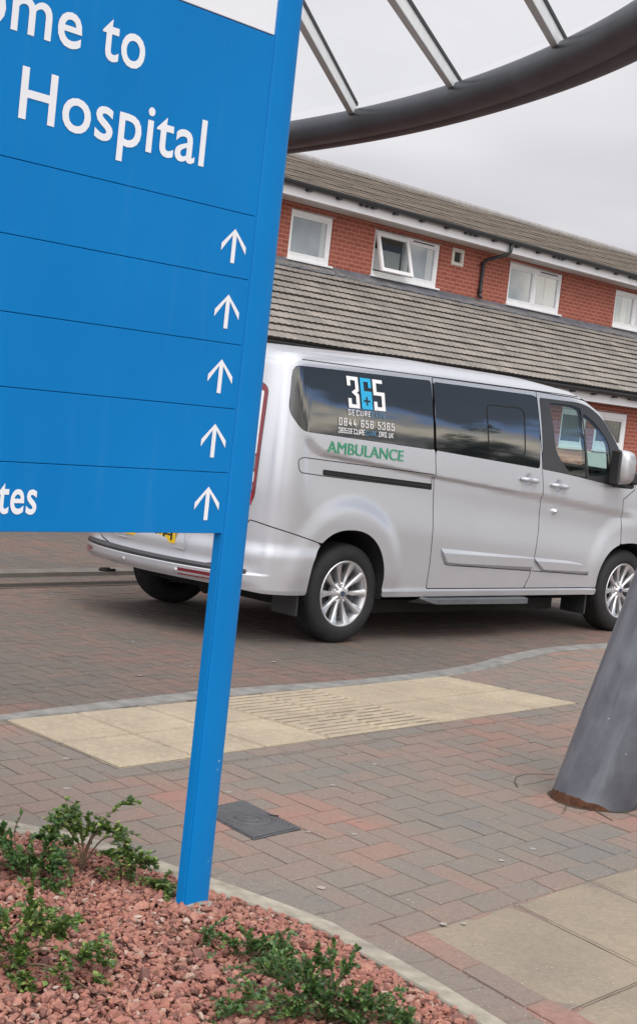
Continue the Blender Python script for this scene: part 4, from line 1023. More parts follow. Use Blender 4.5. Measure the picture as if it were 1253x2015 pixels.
for k, zb in enumerate((1.2155, 1.400, 1.588, 1.776, 1.9655)):
    m = MB(); cx = -.1330; h = .0985; w = .053; t = .0085
    P = [(0, h), (w, h*.52), (w, h*.52-.021), (t, h*.805), (t, 0), (-t, 0), (-t, h*.805), (-w, h*.52-.021), (-w, h*.52)]
    V = [(cx+a, -.0105, zb+b) for a, b in P]; m.add(V, [(0, 1, 2, 3), (0, 3, 6), (3, 4, 5, 6), (0, 6, 7, 8)]); m.build('arrow', M_white, sg)
ft = MB(); ft.lathe([(.0, .052), (.04, .050), (.085, .036), (.11, -.03)], 14, 'Z', (-.005, .01, 0))
ft.build('concrete_footing', M_edging, sg)
sc_ = MB()
for x, z, s in ((.045, 1.0, .002), (-.06, .86, .0015), (.03, .48, .004), (.028, .455, .003), (.03, .17, .003), (.04, .18, .002)): sc_.add([(x, -.0186, z), (x+s, -.0187, z+s*.4), (x+s*.6, -.0186, z+s*1.6), (x-s*.3, -.0186, z+s*1.2)], [(0, 1, 2, 3)])
sc_.build('paint_chip', simple('chip', (.35, .5, .62), .7), sg)

# ================================================================== VAN
van = empty('ambulance_van', (.261, 10.960, 0), .7996)
tag(van, 'silver passenger van marked AMBULANCE with dark tinted windows, parked in front of the brick building', 'van')
VW = 1.95
def plan_curve(xe, xs, n, rev):
    t = np.linspace(0, math.pi/2, 90); c = np.cos(t)**(2/n); s = np.sin(t)**(2/n)
    return xs+(xe-xs)*c, VW/2*(1-s)
_rx, _ry = plan_curve(-1.03, -.5, 2.2, 0); _fx, _fy = plan_curve(4.22, 3.40, 2.25, 0)
_rl = np.r_[0, np.cumsum(np.hypot(np.diff(_rx), np.diff(_ry)))]; UR = -.5-_rl[-1]
_fl = np.r_[0, np.cumsum(np.hypot(np.diff(_fx), np.diff(_fy)))]; UF = 3.40+_fl[-1]
PUu = np.r_[UR+_rl, np.linspace(-.5, 3.4, 80)[1:-1], 3.4+(_fl[-1]-_fl[::-1])]
PUx = np.r_[_rx, np.linspace(-.5, 3.4, 80)[1:-1], _fx[::-1]]; PUy = np.r_[_ry, np.zeros(78), _fy[::-1]]
def plan(u):
    x = np.interp(u, PUu, PUx); y = np.interp(u, PUu, PUy); e = .012
    dx = np.interp(u+e, PUu, PUx)-np.interp(u-e, PUu, PUx); dy = np.interp(u+e, PUu, PUy)-np.interp(u-e, PUu, PUy)
    l = np.hypot(dx, dy)+1e-9; nx, ny = dy/l, -dx/l
    f = np.clip((u-UR)/.06, 0, 1); 
    return x, y, nx, ny
STu = [UR, -1.3, -.9, -.59, .86, 2.085, 2.45, 2.64, 2.80, 3.05, 3.16, 3.28, 3.40, 3.7, 4.1, 4.5, UF]
STs = [1.865, 1.875, 1.893, 1.905, 1.932, 1.917, 1.890, 1.842, 1.775, 1.53, 1.40, 1.25, 1.17, 1.115, 1.05, 1.0, .99]
def s_top(u): return np.interp(u, STu, STs)
CRu = [-.56, -.50, -.42, -.36, -.30, .039, .746, .84, 1.997, 2.938, 3.4]; CRs = [1.40, 1.352, 1.295, 1.275, 1.268, 1.241, 1.177, 1.171, 1.079, .991, .95]
HC1, HC2 = (1.842, 1.19), (2.222, 1.16)
def selli(u, s, cu, cs, a, b, n): return (np.abs((u-cu)/a)**n+np.abs((s-cs)/b)**n)**(1/n)
def arch_r(u, s): return (selli(u, np.maximum(s, .40), -.055, .40, .372, .375, 2.3)-1)*.36
def arch_f(u, s): return (selli(u, np.maximum(s, .36), 3.27, .36, .44, .375, 2.2)-1)*.38
def inset(u, s):
    st = s_top(u)
    side = .152*np.maximum(0, s-.95)**2+.6*np.maximum(0, .36-s)**1.0*.3
    rnd = 9.0*np.maximum(0, s-(st-.075))**2
    rear = np.interp(s, [.30, .37, .40, .452, .464, .50, 1.0, 1.25, 1.6, 1.95], [.05, .03, .004, .004, .085, .10, .10, .115, .165, .23])
    front = np.interp(s, [.28, .36, .5, .62, .85, .99, 1.1], [.05, .01, 0, .01, .05, .11, .2])
    wr = 1-smoothstep(-1.22, -.70, u); wf = smoothstep(3.5, 4.35, u)
    side_all = side*(1-wr)*(1-wf)+rear*wr+front*wf+rnd
    out = 0
    rr = np.hypot((u+.055), (s-.42)*1.0); out = out+.019*(1-smoothstep(.46, .60, rr))*smoothstep(.30, .5, s)
    rf = np.hypot((u-3.27), (s-.40)); out = out+.019*(1-smoothstep(.46, .62, rf))
    zc = np.interp(u, CRu, CRs); d = zc-s
    cr = smoothstep(-.002, .026, d)*(1-smoothstep(.12, .46, d))*smoothstep(-.57, -.48, u)*(1-smoothstep(3.0, 3.4, u))
    out = out-.021*cr
    # bumper corner swage and sill ledge
    out = out+.016*smoothstep(.66, .58, s)*(1-smoothstep(-.38, -.28, u))+.010*smoothstep(.372, .356, s)*smoothstep(.2, .3, u)*(1-smoothstep(2.8, 2.9, u))
    for hu, hs in (HC1, HC2): out = out-.016*(1-smoothstep(.018, .052, np.hypot(u-hu, s-hs)))
    return side_all-out
def P3(u, s, off=0.0):
    u = np.asarray(u, float); s = np.asarray(s, float)
    x, y, nx, ny = plan(u); i = inset(u, s)-off
    return np.stack([x-nx*i, y-ny*i, s], -1)
US = np.unique(np.round(np.r_[np.linspace(UR, -.5, 46), np.arange(-.5, 3.41, .022), np.linspace(3.4, UF, 40), np.arange(1.77, 2.29, .009)], 4))
SS = np.unique(np.round(np.r_[np.arange(.29, 1.96, .022), np.arange(1.10, 1.26, .009), [.352, .36, .368, .446, .452, .458, .464]], 4))
def region(sdf, us=US, ss=SS, off=0.0, Y=None, thick=0.0, crop=None):
    """the part of the van's skin where sdf(u, s) < 0"""
    if crop is not None:
        us = us[(us >= crop[0]-.05) & (us <= crop[1]+.05)]; ss = ss[(ss >= crop[2]-.05) & (ss <= crop[3]+.05)]
    U, S = np.meshgrid(us, ss, indexing='ij'); Gd = sdf(U, S); UV = []; F = []; gid = {}; eid = {}
    def gv(i, j):
        k = (i, j)
        if k not in gid: gid[k] = len(UV); UV.append((us[i], ss[j]))
        return gid[k]
    def ev(i, j, i2, j2):
        k = (i, j, i2, j2) if (i, j) < (i2, j2) else (i2, j2, i, j)
        if k not in eid:
            a, b = Gd[i, j], Gd[i2, j2]; t = a/(a-b); eid[k] = len(UV); UV.append((us[i]+(us[i2]-us[i])*t, ss[j]+(ss[j2]-ss[j])*t))
        return eid[k]
    ins_ = Gd < 0
    cnt = ins_[:-1, :-1].astype(int)+ins_[1:, :-1]+ins_[1:, 1:]+ins_[:-1, 1:]
    for i, j in zip(*np.nonzero(cnt)):
        c = [(i, j), (i+1, j), (i+1, j+1), (i, j+1)]
        if cnt[i, j] == 4: F.append(tuple(gv(*q) for q in c)); continue
        poly = []
        for k in range(4):
            a, b = c[k], c[(k+1) % 4]
            if ins_[a]: poly.append(gv(*a))
            if ins_[a] != ins_[b]: poly.append(ev(*a, *b))
        if len(poly) >= 3: F.append(tuple(poly))
    UV = np.array(UV) if UV else np.zeros((0, 2)); V = P3(UV[:, 0], UV[:, 1], off)
    return V, F
def mirror(V): V = np.array(V); V[:, 1] = VW-V[:, 1]; return V
def poly_sdf(pts): return lambda U, S: sd_poly(pts, U, S)
def bbox(pts): p = np.array(pts); return p[:, 0].min(), p[:, 0].max(), p[:, 1].min(), p[:, 1].max()
GAP = .0035
REARWIN = round_poly([(-.672, 1.818), (-.690, 1.52), (-.570, 1.402), (.738, 1.352), (.728, 1.832)], [.07, .05, .05, .012, .012])
SLIDEWIN = round_poly([(.752, 1.826), (.762, 1.351), (1.972, 1.281), (1.972, 1.60), (1.955, 1.812), (1.90, 1.824)], [.012, .012, .02, .1, .05, .05])
FDTRIM = round_poly([(1.986, 1.812), (2.006, 1.278), (2.353, 1.252), (2.95, 1.190), (3.20, 1.175), (3.215, 1.225), (3.045, 1.465), (2.855, 1.672), (2.73, 1.757), (2.60, 1.802), (2.45, 1.812)], [.02, .02, .2, .1, .03, .05, .2, .2, .1, .1, .1])
MAING = round_poly([(2.112, 1.786), (2.150, 1.60), (2.168, 1.42), (2.36, 1.258), (2.585, 1.236), (2.515, 1.768), (2.40, 1.786)], [.02, .05, .08, .07, .01, .01, .1])
QUARTG = round_poly([(2.540, 1.735), (2.607, 1.250), (2.80, 1.262), (2.905, 1.30), (2.885, 1.52), (2.70, 1.675)], [.02, .02, .05, .04, .06, .1])
REARSEAM = [(.743, 1.859), (.756, 1.302), (.778, 1.089), (.795, .802), (.800, .549), (.791, .40), (.786, .374)]
FRONTSEAM = [(1.953, 1.857), (1.975, 1.554), (2.007, 1.252), (2.027, 1.138), (2.040, .828), (2.008, .595), (1.971, .458), (1.918, .372)]
SLIDEDOOR = REARSEAM[::-1]+FRONTSEAM
FRONTDOOR = FRONTSEAM[::-1]+[(2.252, 1.85), (2.45, 1.848), (2.60, 1.836), (2.64, 1.827), (2.80, 1.758), (2.9, 1.662), (3.05, 1.515), (3.16, 1.385), (3.265, 1.25), (3.26, 1.17), (3.105, 1.085), (3.118, .851), (3.135, .60), (3.0, .40), (2.9, .372)]
BUMPSEAM = [(UR-.1, .25), (UR-.1, .461), (-1.30, .461), (-1.05, .50), (-.93, .70), (-.885, .80), (-.84, .795), (-.569, .735), (-.28, .665), (-.20, .25)]
LAMP = round_poly([(-.855, 1.665), (-.868, .935), (-.93, .86), (-1.045, .88), (-1.035, 1.64), (-.95, 1.70)], [.06, .05, .03, .02, .02, .05])
sdDoorS, sdDoorF, sdBump, sdLamp = map(poly_sdf, (SLIDEDOOR, FRONTDOOR, BUMPSEAM, LAMP))
sdRW, sdSW, sdFT, sdMG, sdQG = map(poly_sdf, (REARWIN, SLIDEWIN, FDTRIM, MAING, QUARTG))
def sdArch(U, S): return np.minimum(arch_r(U, S), arch_f(U, S))
def sdBase(U, S): return np.maximum.reduce([S-s_top(U), np.interp(U, [-1.4, -.98, -.75, .15, .2], [.366, .36, .338, .335, .318])-S, -sdArch(U, S)])
def inter(*fs): return lambda U, S: np.maximum.reduce([f(U, S) for f in fs])
def neg(f, g=GAP): return lambda U, S: g-f(U, S)
def shrink(f, g=GAP): return lambda U, S: f(U, S)+g
bodysdf = inter(sdBase, neg(sdDoorS), neg(sdDoorF), neg(sdBump), neg(sdLamp, .002), neg(sdRW, .001))
BV, BF = region(bodysdf)
# upper surfaces: roof, windscreen and bonnet spanning between the two sides
def top_point(u, v):
    E = P3(u, s_top(u)); y0 = E[..., 1]; w = 2*v-1
    bow = np.interp(u, [UR, 2.4, 2.75, 3.2, 3.45, UF], [0, .03, .10, .14, .05, 0])*(1-w*w)
    crown = np.interp(u, [UR, -1.2, -.8, 2.3, 2.7, 3.3, 3.6, 4.4, UF], [0, .02, .055, .055, .03, .015, .03, .03, 0])*(1-np.abs(w)**2.6)
    return np.stack([E[..., 0]+bow, y0+(VW-2*y0)*v, E[..., 2]+crown], -1)
UT = US; VT = np.unique(np.r_[np.linspace(0, 1, 29), np.linspace(0, .1, 8), np.linspace(.9, 1, 8)])
WS = round_poly([(2.56, .05), (3.24, .035), (3.24, .965), (2.56, .95)], .05)
def top_region(sdf, off=0):
    U, Vv = np.meshgrid(UT, VT, indexing='ij'); Gd = sdf(U, Vv); P = top_point(U, Vv); V = []; F = []; idx = -np.ones(U.shape, int)
    for i in range(len(UT)-1):
        for j in range(len(VT)-1):
            c = [(i, j), (i+1, j), (i+1, j+1), (i, j+1)]
            if sum(Gd[q] for q in c)/4 < 0:
                f = []
                for q in c:
                    if idx[q] < 0: idx[q] = len(V); V.append(P[q]+np.array((0, 0, off)))
                    f.append(int(idx[q]))
                F.append(tuple(f))
    return np.array(V), F
sdWS = lambda U, Vv: np.maximum(np.abs(U-2.90)-.34, (np.abs(Vv-.5)-.455)*1.4)
TV, TF = top_region(lambda U, Vv: -sdWS(U, Vv))
def join(*parts):
    V = []; F = []
    for v, f in parts:
        b = len(V); V += np.asarray(v).tolist(); F += [tuple(i+b for i in q) for q in f]
    return V, F
def merged(name, V, F, mat, parent, smooth=True, dist=1e-4):
    import bmesh
    o = obj(name, V, F, mat, parent, smooth); bm = bmesh.new(); bm.from_mesh(o.data); bmesh.ops.remove_doubles(bm, verts=bm.verts, dist=dist); bmesh.ops.recalc_face_normals(bm, faces=bm.faces)
    for f in bm.faces: f.smooth = smooth
    bm.to_mesh(o.data); bm.free(); return o
merged('body', *join((BV, BF), (mirror(BV), BF), (TV, TF)), M_silver, van)
WV, WF = top_region(sdWS); obj('windscreen', WV, WF, M_cabglass, van, True)
V, F = region(inter(sdBase, shrink(sdBump))); merged('rear_bumper', *join((V, F), (mirror(V), F)), M_silver, van)
# dark liner that shows in the panel gaps and closes the cabin
lin = inter(sdBase, neg(sdMG, -.015), neg(sdQG, -.015))
LV_, LF_ = region(lin, US[::2], SS[::2], -.028); LT, LTF = top_region(lambda U, Vv: -sdWS(U, Vv), -.03)
obj('inner_skin', *join((LV_, LF_), (mirror(LV_), LF_), (LT, LTF)), M_under, van, True)
def both(name, sdf, mat, crop, off=0.0, parent=None, nearonly=False):
    V, F = region(sdf, off=off, crop=crop); o = obj(name, V, F, mat, parent or van, True); o2 = None
    if not nearonly: o2 = obj(name, mirror(V), F, mat, parent or van, True)
    return o, o2
sdoor, sdoor2 = both('sliding_door', inter(sdBase, shrink(sdDoorS), neg(sdSW, .001)), M_silver, bbox(SLIDEDOOR))
fdoor, fdoor2 = both('front_door', inter(sdBase, shrink(sdDoorF), neg(sdFT, .001)), M_silver, bbox(FRONTDOOR))
fine = lambda c, d=.008: (np.arange(c[0]-.03, c[1]+.03, d), np.arange(c[2]-.03, c[3]+.03, d))
def both_fine(name, sdf, mat, c, off, d=.012, parents=(None, None)):
    us, ss = fine(c, d); V, F = region(sdf, us, ss, off); a = obj(name, V, F, mat, parents[0] or van, True); b = obj(name, mirror(V), F, mat, parents[1] or van, True); return a, b
both_fine('rear_side_window', shrink(sdRW, .0015), M_priv, bbox(REARWIN), -.002, .02)
both_fine('side_window', shrink(sdSW, .0015), M_priv, bbox(SLIDEWIN), -.002, .02, (sdoor, sdoor2))
both_fine('window_surround', inter(shrink(sdFT, .001), neg(sdMG, 0), neg(sdQG, 0)), M_blacktr, bbox(FDTRIM), -.002, .012, (fdoor, fdoor2))
both_fine('door_glass', shrink(sdMG, .0), M_cabglass, bbox(MAING), -.006, .02, (fdoor, fdoor2))
both_fine('quarter_glass', shrink(sdQG, .0), M_cabglass, bbox(QUARTG), -.006, .02, (fdoor, fdoor2))
def ribbon(name, pts, w, mat, parent, off=.0012, closed=False, n=8):
    """thin line following the skin"""
    P = [np.array(p, float) for p in pts];
    if closed: P.append(P[0])
    Q = []
    for a, b in zip(P[:-1], P[1:]):
        k = max(1, int(np.hypot(*(b-a))/.02)); Q += [a+(b-a)*i/k for i in range(k)]
    Q.append(P[-1]); Q = np.array(Q); V = []; F = []
    for i in range(len(Q)):
        t = Q[min(i+1, len(Q)-1)]-Q[max(i-1, 0)]
        if closed and i in (0, len(Q)-1): t = Q[1]-Q[-2]
        t = t/(np.hypot(*t)+1e-9); nn = np.array((-t[1], t[0]))*w/2
        V += [Q[i]-nn, Q[i]+nn]
    V = np.array(V); F = [(2*i, 2*i+2, 2*i+3, 2*i+1) for i in range(len(Q)-1)]
    return obj(name, P3(V[:, 0], V[:, 1], off), F, mat, parent)
# opening light in the sliding window, seals
op = round_poly([(1.340, 1.715), (1.352, 1.40), (1.392, 1.392), (1.778, 1.368), (1.786, 1.40), (1.788, 1.69), (1.74, 1.716)], .05)
ribbon('opening_light_seal', op, .010, M_under, sdoor, .0, True)
c1 = MB(); p = P3(1.372, 1.56, .001); c1.lathe([(0, -.006), (.012, -.005), (.014, .004)], 12, 'Y', tuple(p)); c1.build('window_catch', M_trim, sdoor)
ribbon('roof_seam', [(-.55, 1.862), (.75, 1.862), (1.94, 1.862), (2.25, 1.862), (2.55, 1.858)], .005, M_under, van, .0012)
# sliding-door track cover and slot
COVER = round_poly([(-.595, 1.215), (-.578, 1.136), (-.346, 1.1225), (.752, 1.075), (.748, 1.181), (-.555, 1.234)], [.03, .03, .005, .003, .003, .03])
ribbon('track_cover_seam', COVER, .0055, M_under, van, .0011, True)
us, ss = fine((-.347, .757, 1.07, 1.17), .01); SLOT = [(-.347, 1.164), (-.346, 1.127), (.756, 1.077), (.752, 1.115)]
V, F = region(poly_sdf(SLOT), us, ss, .0015); tr_ = obj('door_track', V, F, M_under, van)
ribbon('track_rail', [(-.33, 1.143), (.745, 1.094)], .006, M_trim, tr_, .004)
# rub rails on the doors: proud, bevelled
def rail(pts, parent):
    m = MB(); c = np.array(pts).mean(0); n = len(pts); o_ = P3([q[0] for q in pts], [q[1] for q in pts], .0); sh = [(c[0]+(q[0]-c[0])*(1-.012/abs(q[0]-c[0]+1e-6) if abs(q[0]-c[0]) > .05 else 1), c[1]+(q[1]-c[1])*.62) for q in pts]
    t_ = P3([q[0] for q in sh], [q[1] for q in sh], .020)
    m.add(list(o_)+list(t_), [tuple(range(n, 2*n))]+[(i, (i+1) % n, n+(i+1) % n, n+i) for i in range(n)]); return m.build('rub_rail', M_silver, parent)
def dense(a, b, k): return [tuple(np.array(a)+(np.array(b)-np.array(a))*i/k) for i in range(k)]
rail(dense((.905, .662), (2.0, .607), 8)+dense((2.0, .607), (1.987, .509), 1)+dense((1.985, .507), (1.005, .546), 8)+[(.96, .556)], sdoor)
rail(dense((2.008, .606), (2.56, .578), 6)+[(2.63, .562), (2.68, .525), (2.722, .478)]+dense((2.70, .478), (1.995, .509), 6), fdoor)
ribbon('rail_shadow', [(.915, .655), (.96, .552), (1.0, .543), (1.985, .504)], .006, M_under, sdoor, .0012); ribbon('rail_shadow', [(1.997, .504), (2.725, .474)], .006, M_under, fdoor, .0012)
# handles
def handle(hc, parent):
    m = MB(); pts = []
    for t in np.linspace(-1, 1, 13):
        q = P3(hc[0]+.108*t, hc[1]-.006*t, 0.0); q0 = P3(hc[0]+.108*t, hc[1]+.0, 0); o = .034*(1-abs(t)**4)+.004; pts.append((q[0], q0[1]-o+.0, q[2]))
    rr = [.008+.010*(1-abs(t)**3)**.7 for t in np.linspace(-1, 1, 13)]
    m.tube(pts, rr, 12); return m.build('door_handle', M_silver, parent, True)
handle(HC1, sdoor); handle(HC2, fdoor)
lk = MB(); q = P3(2.215, .962, 0); lk.lathe([(0, -.03), (.014, -.026), (.021, -.014), (.023, 0), (.020, .004)], 18, 'Y', tuple(q)); lk.build('deadlock', M_chrome, fdoor, True)
# tail lamps
for mm in (0, 1):
    us, ss = fine(bbox(LAMP), .008)
    V, F = region(shrink(sdLamp, 0), us, ss, .006); lp = obj('tail_lamp', mirror(V) if mm else V, F, M_red, van, True)
    for nm, z0_, z1_, mt in (('reverse_lens', 1.225, 1.635, M_lensw), ('lamp_cell', 1.125, 1.215, M_lensd), ('lamp_cell', 1.04, 1.115, M_lensw), ('lamp_cell', .985, 1.03, M_lensd), ('brake_lens', .895, .975, M_red2)):
        pl_ = round_poly([(-.885, z1_), (-.885, z0_), (-1.03, z0_), (-1.025, z1_)], .012); V, F = region(poly_sdf(pl_), us, ss, .0075); obj(nm, mirror(V) if mm else V, F, mt, lp, True)
# tailgate window, split at the centre line and joined
pl_ = round_poly([(-1.165, 1.70), (-1.165, 1.20), (UR-.3, 1.17), (UR-.3, 1.73)], .06); us, ss = fine((UR, -1.165, 1.17, 1.73), .015); us = us[us >= UR]
V, F = region(poly_sdf(pl_), us, ss, .004); obj('tailgate_window', *join((V, F), (mirror(V), F)), M_priv, van, True)
# rear door face: plate, step pad, reflectors, sensors
def rear_point(y, s, off=0): 
    u = float(np.interp(y, _ry[::-1][::-1][::-1] if _ry[0] < _ry[-1] else _ry[::-1], (UR+_rl)[::-1]))
    return P3(u, s, off)
def rear_patch(name, y0, y1, s0, s1, mat, off, parent=None, k=12, rnd=.0):
    V = []; F = []
    for i in range(k+1):
        y = y0+(y1-y0)*i/k; yy = y if y <= VW/2 else VW-y
        for s_ in (s0, s1):
            p = rear_point(yy, s_, off); p = np.array((p[0], p[1], p[2]))
            if y > VW/2: p[1] = VW-p[1]
            V.append(p)
    F = [(2*i, 2*i+2, 2*i+3, 2*i+1) for i in range(k)]
    return obj(name, V, F, mat, parent or van)
px = float(rear_point(.97, .66)[0])-.004
pl = empty('number_plate', (px, 1.0, .622)); pl.parent = van
MB().box(-.006, 0, -.26, .26, -.0555, .0555, .003).build('plate_sheet', M_yel, pl)
V, F = text_tris('66 LEH', .012); V = fit_box(V, -.235, .235, -.037, .037)
obj('plate_lettering', [(-.0068, -a, b) for a, b in V], F, M_ink, pl)
fr = MB(); 
for q in ((-.36, .36, -.082, -.075), (-.36, .36, .10, .107), (-.36, -.353, -.075, .10), (.353, .36, -.075, .10)): fr.box(-.004, .003, q[0], q[1], q[2], q[3], .002)
fr.build('plate_recess', M_silver, pl)
sp_ = MB(); V = []; F = []
ky = np.linspace(.16, VW-.16, 40)
for y in ky:
    yy = y if y <= VW/2 else VW-y; a = rear_point(yy, .4535, .002); b = rear_point(yy, .4695, .006)
    for q, dz in ((a, -.016), (a, .014), (b, .010)): V.append((q[0], (q[1] if y <= VW/2 else VW-q[1]), q[2]+dz+(.003 if dz > 0 else 0)))
sp_.add(V, [(3*i+k, 3*i+3+k, 3*i+4+k, 3*i+1+k) for i in range(len(ky)-1) for k in (0, 1)]); sp_.build('bumper_step_pad', M_trim, van)
for y0, y1 in ((.25, .60), (VW-.36, VW-.19)):
    rear_patch('rear_reflector', y0, y1, .388, .432, M_red, .005)
for y in (.62, 1.13):
    yy = y if y <= VW/2 else VW-y; q = rear_point(yy, .412, .0); q = (q[0], y, q[2]); MB().lathe([(.017, .002), (.016, -.0012), (0, -.0016)], 14, 'X', q).build('parking_sensor', M_silver, van, True)
tw_ = MB().tube([(-.92, 1.35, .30), (-1.0, 1.35, .30), (-1.03, 1.38, .30), (-1.0, 1.41, .30), (-.92, 1.41, .30)], .010, 8); tw_.build('towing_eye', M_under, van)
# wheel wells, floor, sill, step, flaps
def well(cu, cs, a, b, n, lo):
    m = MB(); k = 40; prof = [(cu+a*np.sign(math.cos(t))*abs(math.cos(t))**(2/n), cs+b*abs(math.sin(t))**(2/n)) for t in np.linspace(0, math.pi, k)]
    prof = [(prof[0][0], lo)]+prof+[(prof[-1][0], lo)]
    V = [(p[0], float(P3(p[0], max(p[1], .34))[1])+.002, p[1]) for p in prof]+[(p[0], .48, p[1]) for p in prof]; n_ = len(prof)
    m.add(V, [(i, i+1, n_+i+1, n_+i) for i in range(n_-1)]+[tuple(n_+i for i in range(n_))]); return m
for cu, cs, a, b, n, lo in ((-.055, .40, .372, .375, 2.3, .30), (3.27, .36, .44, .375, 2.2, .28)):
    m = well(cu, cs, a, b, n, lo); m.build('wheel_well', M_under, van); m2 = MB(); m2.add(mirror(np.array(m.v)), m.f); m2.build('wheel_well', M_under, van)
ub = MB().box(-.45, 3.95, .30, VW-.30, .24, .40); ub.box(.34, 2.82, .07, VW-.07, .30, .36); ub.box(.42, 2.6, .22, VW-.22, .17, .26); ub.box(-.80, -.44, .42, VW-.42, .375, .42); ub.tube([(-.62, .75, .30), (-.3, .75, .30)], .07, 12)
ub.build('underbody', M_under, van)
axl = MB().tube([(0, .1, .335), (0, VW-.1, .335)], .06, 10); axl.tube([(3.3, .1, .335), (3.3, VW-.1, .335)], .06, 10); axl.build('axle', M_under, van)
st_ = MB(); st_.add([(.72, -.005, .305), (.86, -.05, .268), (1.88, -.05, .262), (1.93, -.045, .262), (1.93, .1, .262), (.72, .1, .262), (.74, -.005, .318), (.87, -.05, .302), (1.88, -.05, .300), (1.93, -.045, .300), (1.93, .1, .318), (.72, .1, .318)],
    [(0, 1, 7, 6), (1, 2, 8, 7), (2, 3, 9, 8), (3, 4, 10, 9), (6, 7, 8, 9, 10, 11), (0, 1, 2, 3, 4, 5)]); st_.build('side_step', simple('step_grey', (.10, .105, .115), .6, var=.15), van)
for x, z1, z0 in ((-.455, .46, .19), (2.775, .36, .155)):
    for ys in ((.015, .255), (VW-.255, VW-.015)):
        f_ = MB().box(x-.012, x+.006, ys[0], ys[1], z0 if ys[0] < 1 or x > 1 else .29, z1, .006); f_.build('mud_flap', M_trim, van)
# wheels
def make_wheel(x, near):
    s = -1 if near else 1; yc = .145 if near else VW-.145
    w = empty('wheel', (x, yc, .335)); w.parent = van
    if not near: w.rotation_euler = (0, 0, math.pi)
    ty = MB(); pr = [(.222, -.095), (.232, -.104), (.262, -.112), (.295, -.109), (.318, -.098), (.331, -.084), (.337, -.06), (.338, 0), (.337, .06), (.331, .084), (.295, .109), (.262, .112), (.222, .095)]
    ty.lathe(pr, 72, 'Y', closed=True); ty.build('tyre', M_rubber, w, True)
    tg = MB()
    for yy in (-.055, -.02, .02, .055): tg.lathe([(.3375, yy-.004), (.3386, yy-.004), (.3386, yy+.004), (.3375, yy+.004)], 72, 'Y')
    tg.build('tread_groove', M_under, w)
    rm_ = MB(); rm_.lathe([(.224, -.088), (.226, -.099), (.221, -.103), (.213, -.101), (.207, -.090), (.198, -.072), (.192, -.02), (.188, .08)], 72, 'Y')
    rm_.lathe([(0, -.085), (.034, -.085), (.040, -.081), (.046, -.072), (.075, -.055), (.082, -.03)], 40, 'Y')
    for k in range(10):
        t = 2*math.pi*(k+.5)/10+rad(90); c, sn = math.cos(t), math.sin(t)
        sec = [(.040, .011, -.078), (.075, .0115, -.073), (.125, .0155, -.078), (.175, .022, -.088), (.212, .030, -.0985)]
        V = []; 
        for r, hw, y in sec:
            for a, dy in ((-hw*1.0, .030), (-hw, .004), (-hw*.45, -.004), (hw*.45, -.004), (hw, .004), (hw*1.0, .030)): V.append((r*c-a*sn, y+dy, r*sn+a*c))
        F = [(6*i+j, 6*i+j+1, 6*i+7+j, 6*i+6+j) for i in range(4) for j in range(5)]; rm_.add(V, F)
    autosmooth(rm_.build('rim', M_alloy, w), 30)
    hb = MB(); hb.lathe([(0, -.012), (.150, -.012), (.150, .01), (.19, .012), (.19, .05), (0, .05)], 40, 'Y'); hb.build('brake_disc', M_disc, w)
    nt_ = MB()
    for k in range(5):
        t = 2*math.pi*k/5+rad(90); nt_.lathe([(0, -.074), (.008, -.073), (.0105, -.066), (.011, -.04)], 10, 'Y', (.062*math.cos(t), 0, .062*math.sin(t)))
    nt_.build('wheel_nuts', M_chrome, w, True)
    cp = MB(); cp.lathe([(.033, -.084), (.034, -.088), (.030, -.090), (0, -.0905)], 28, 'Y'); cpo = cp.build('hub_cap', M_alloy, w, True)
    bd = MB(); bd.add([(.024*math.cos(t), -.0918, .017*math.sin(t)) for t in np.linspace(0, 2*math.pi, 33)[:-1]], [tuple(range(32))]); bd.build('badge', M_badge, cpo)
    V, F = text_tris('Ford', .0); V = fit_box(V, -.015, .015, -.006, .006); obj('badge_script', [(a, -.0924, b) for a, b in V], F, M_chrome, cpo)
for x in (0, 3.3):
    for near in (True, False): make_wheel(x, near)
# door mirrors
for near in (True, False):
    mo = empty('door_mirror', (2.905, 0 if near else VW, 1.345)); mo.parent = van
    if not near: mo.scale = (1, -1, 1)
    # folded in: the painted shell faces outwards, its dark rim lies along the glass
    mm = MB(); V = []; secs = [(-.045, .086, .132), (-.075, .090, .138), (-.115, .088, .135), (-.150, .078, .122), (-.175, .055, .095), (-.186, .02, .045)]
    for y, hx, hz in secs:
        for k in range(20):
            t = 2*math.pi*k/20; cx, sx = math.cos(t), math.sin(t); V.append((hx*np.sign(cx)*abs(cx)**.55, y, hz*np.sign(sx)*abs(sx)**.55))
    mm.add(V, [(20*i+k, 20*i+(k+1) % 20, 20*i+20+(k+1) % 20, 20*i+20+k) for i in range(5) for k in range(20)]+[tuple(range(20)), tuple(100+k for k in range(20))]); mm.build('mirror_shell', M_silver, mo, True)
    MB().box(-.104, -.078, -.130, -.035, -.135, .135, .012).build('mirror_frame', M_trim, mo)
    MB().box(.075, .15, -.165, -.03, -.13, -.02, .02).box(.02, .16, -.12, .03, -.165, -.12, .015).build('mirror_pivot', M_trim, mo)
    MB().box(-.08, .09, -.046, -.038, -.11, .12, .004).build('mirror_glass', M_chrome, mo)
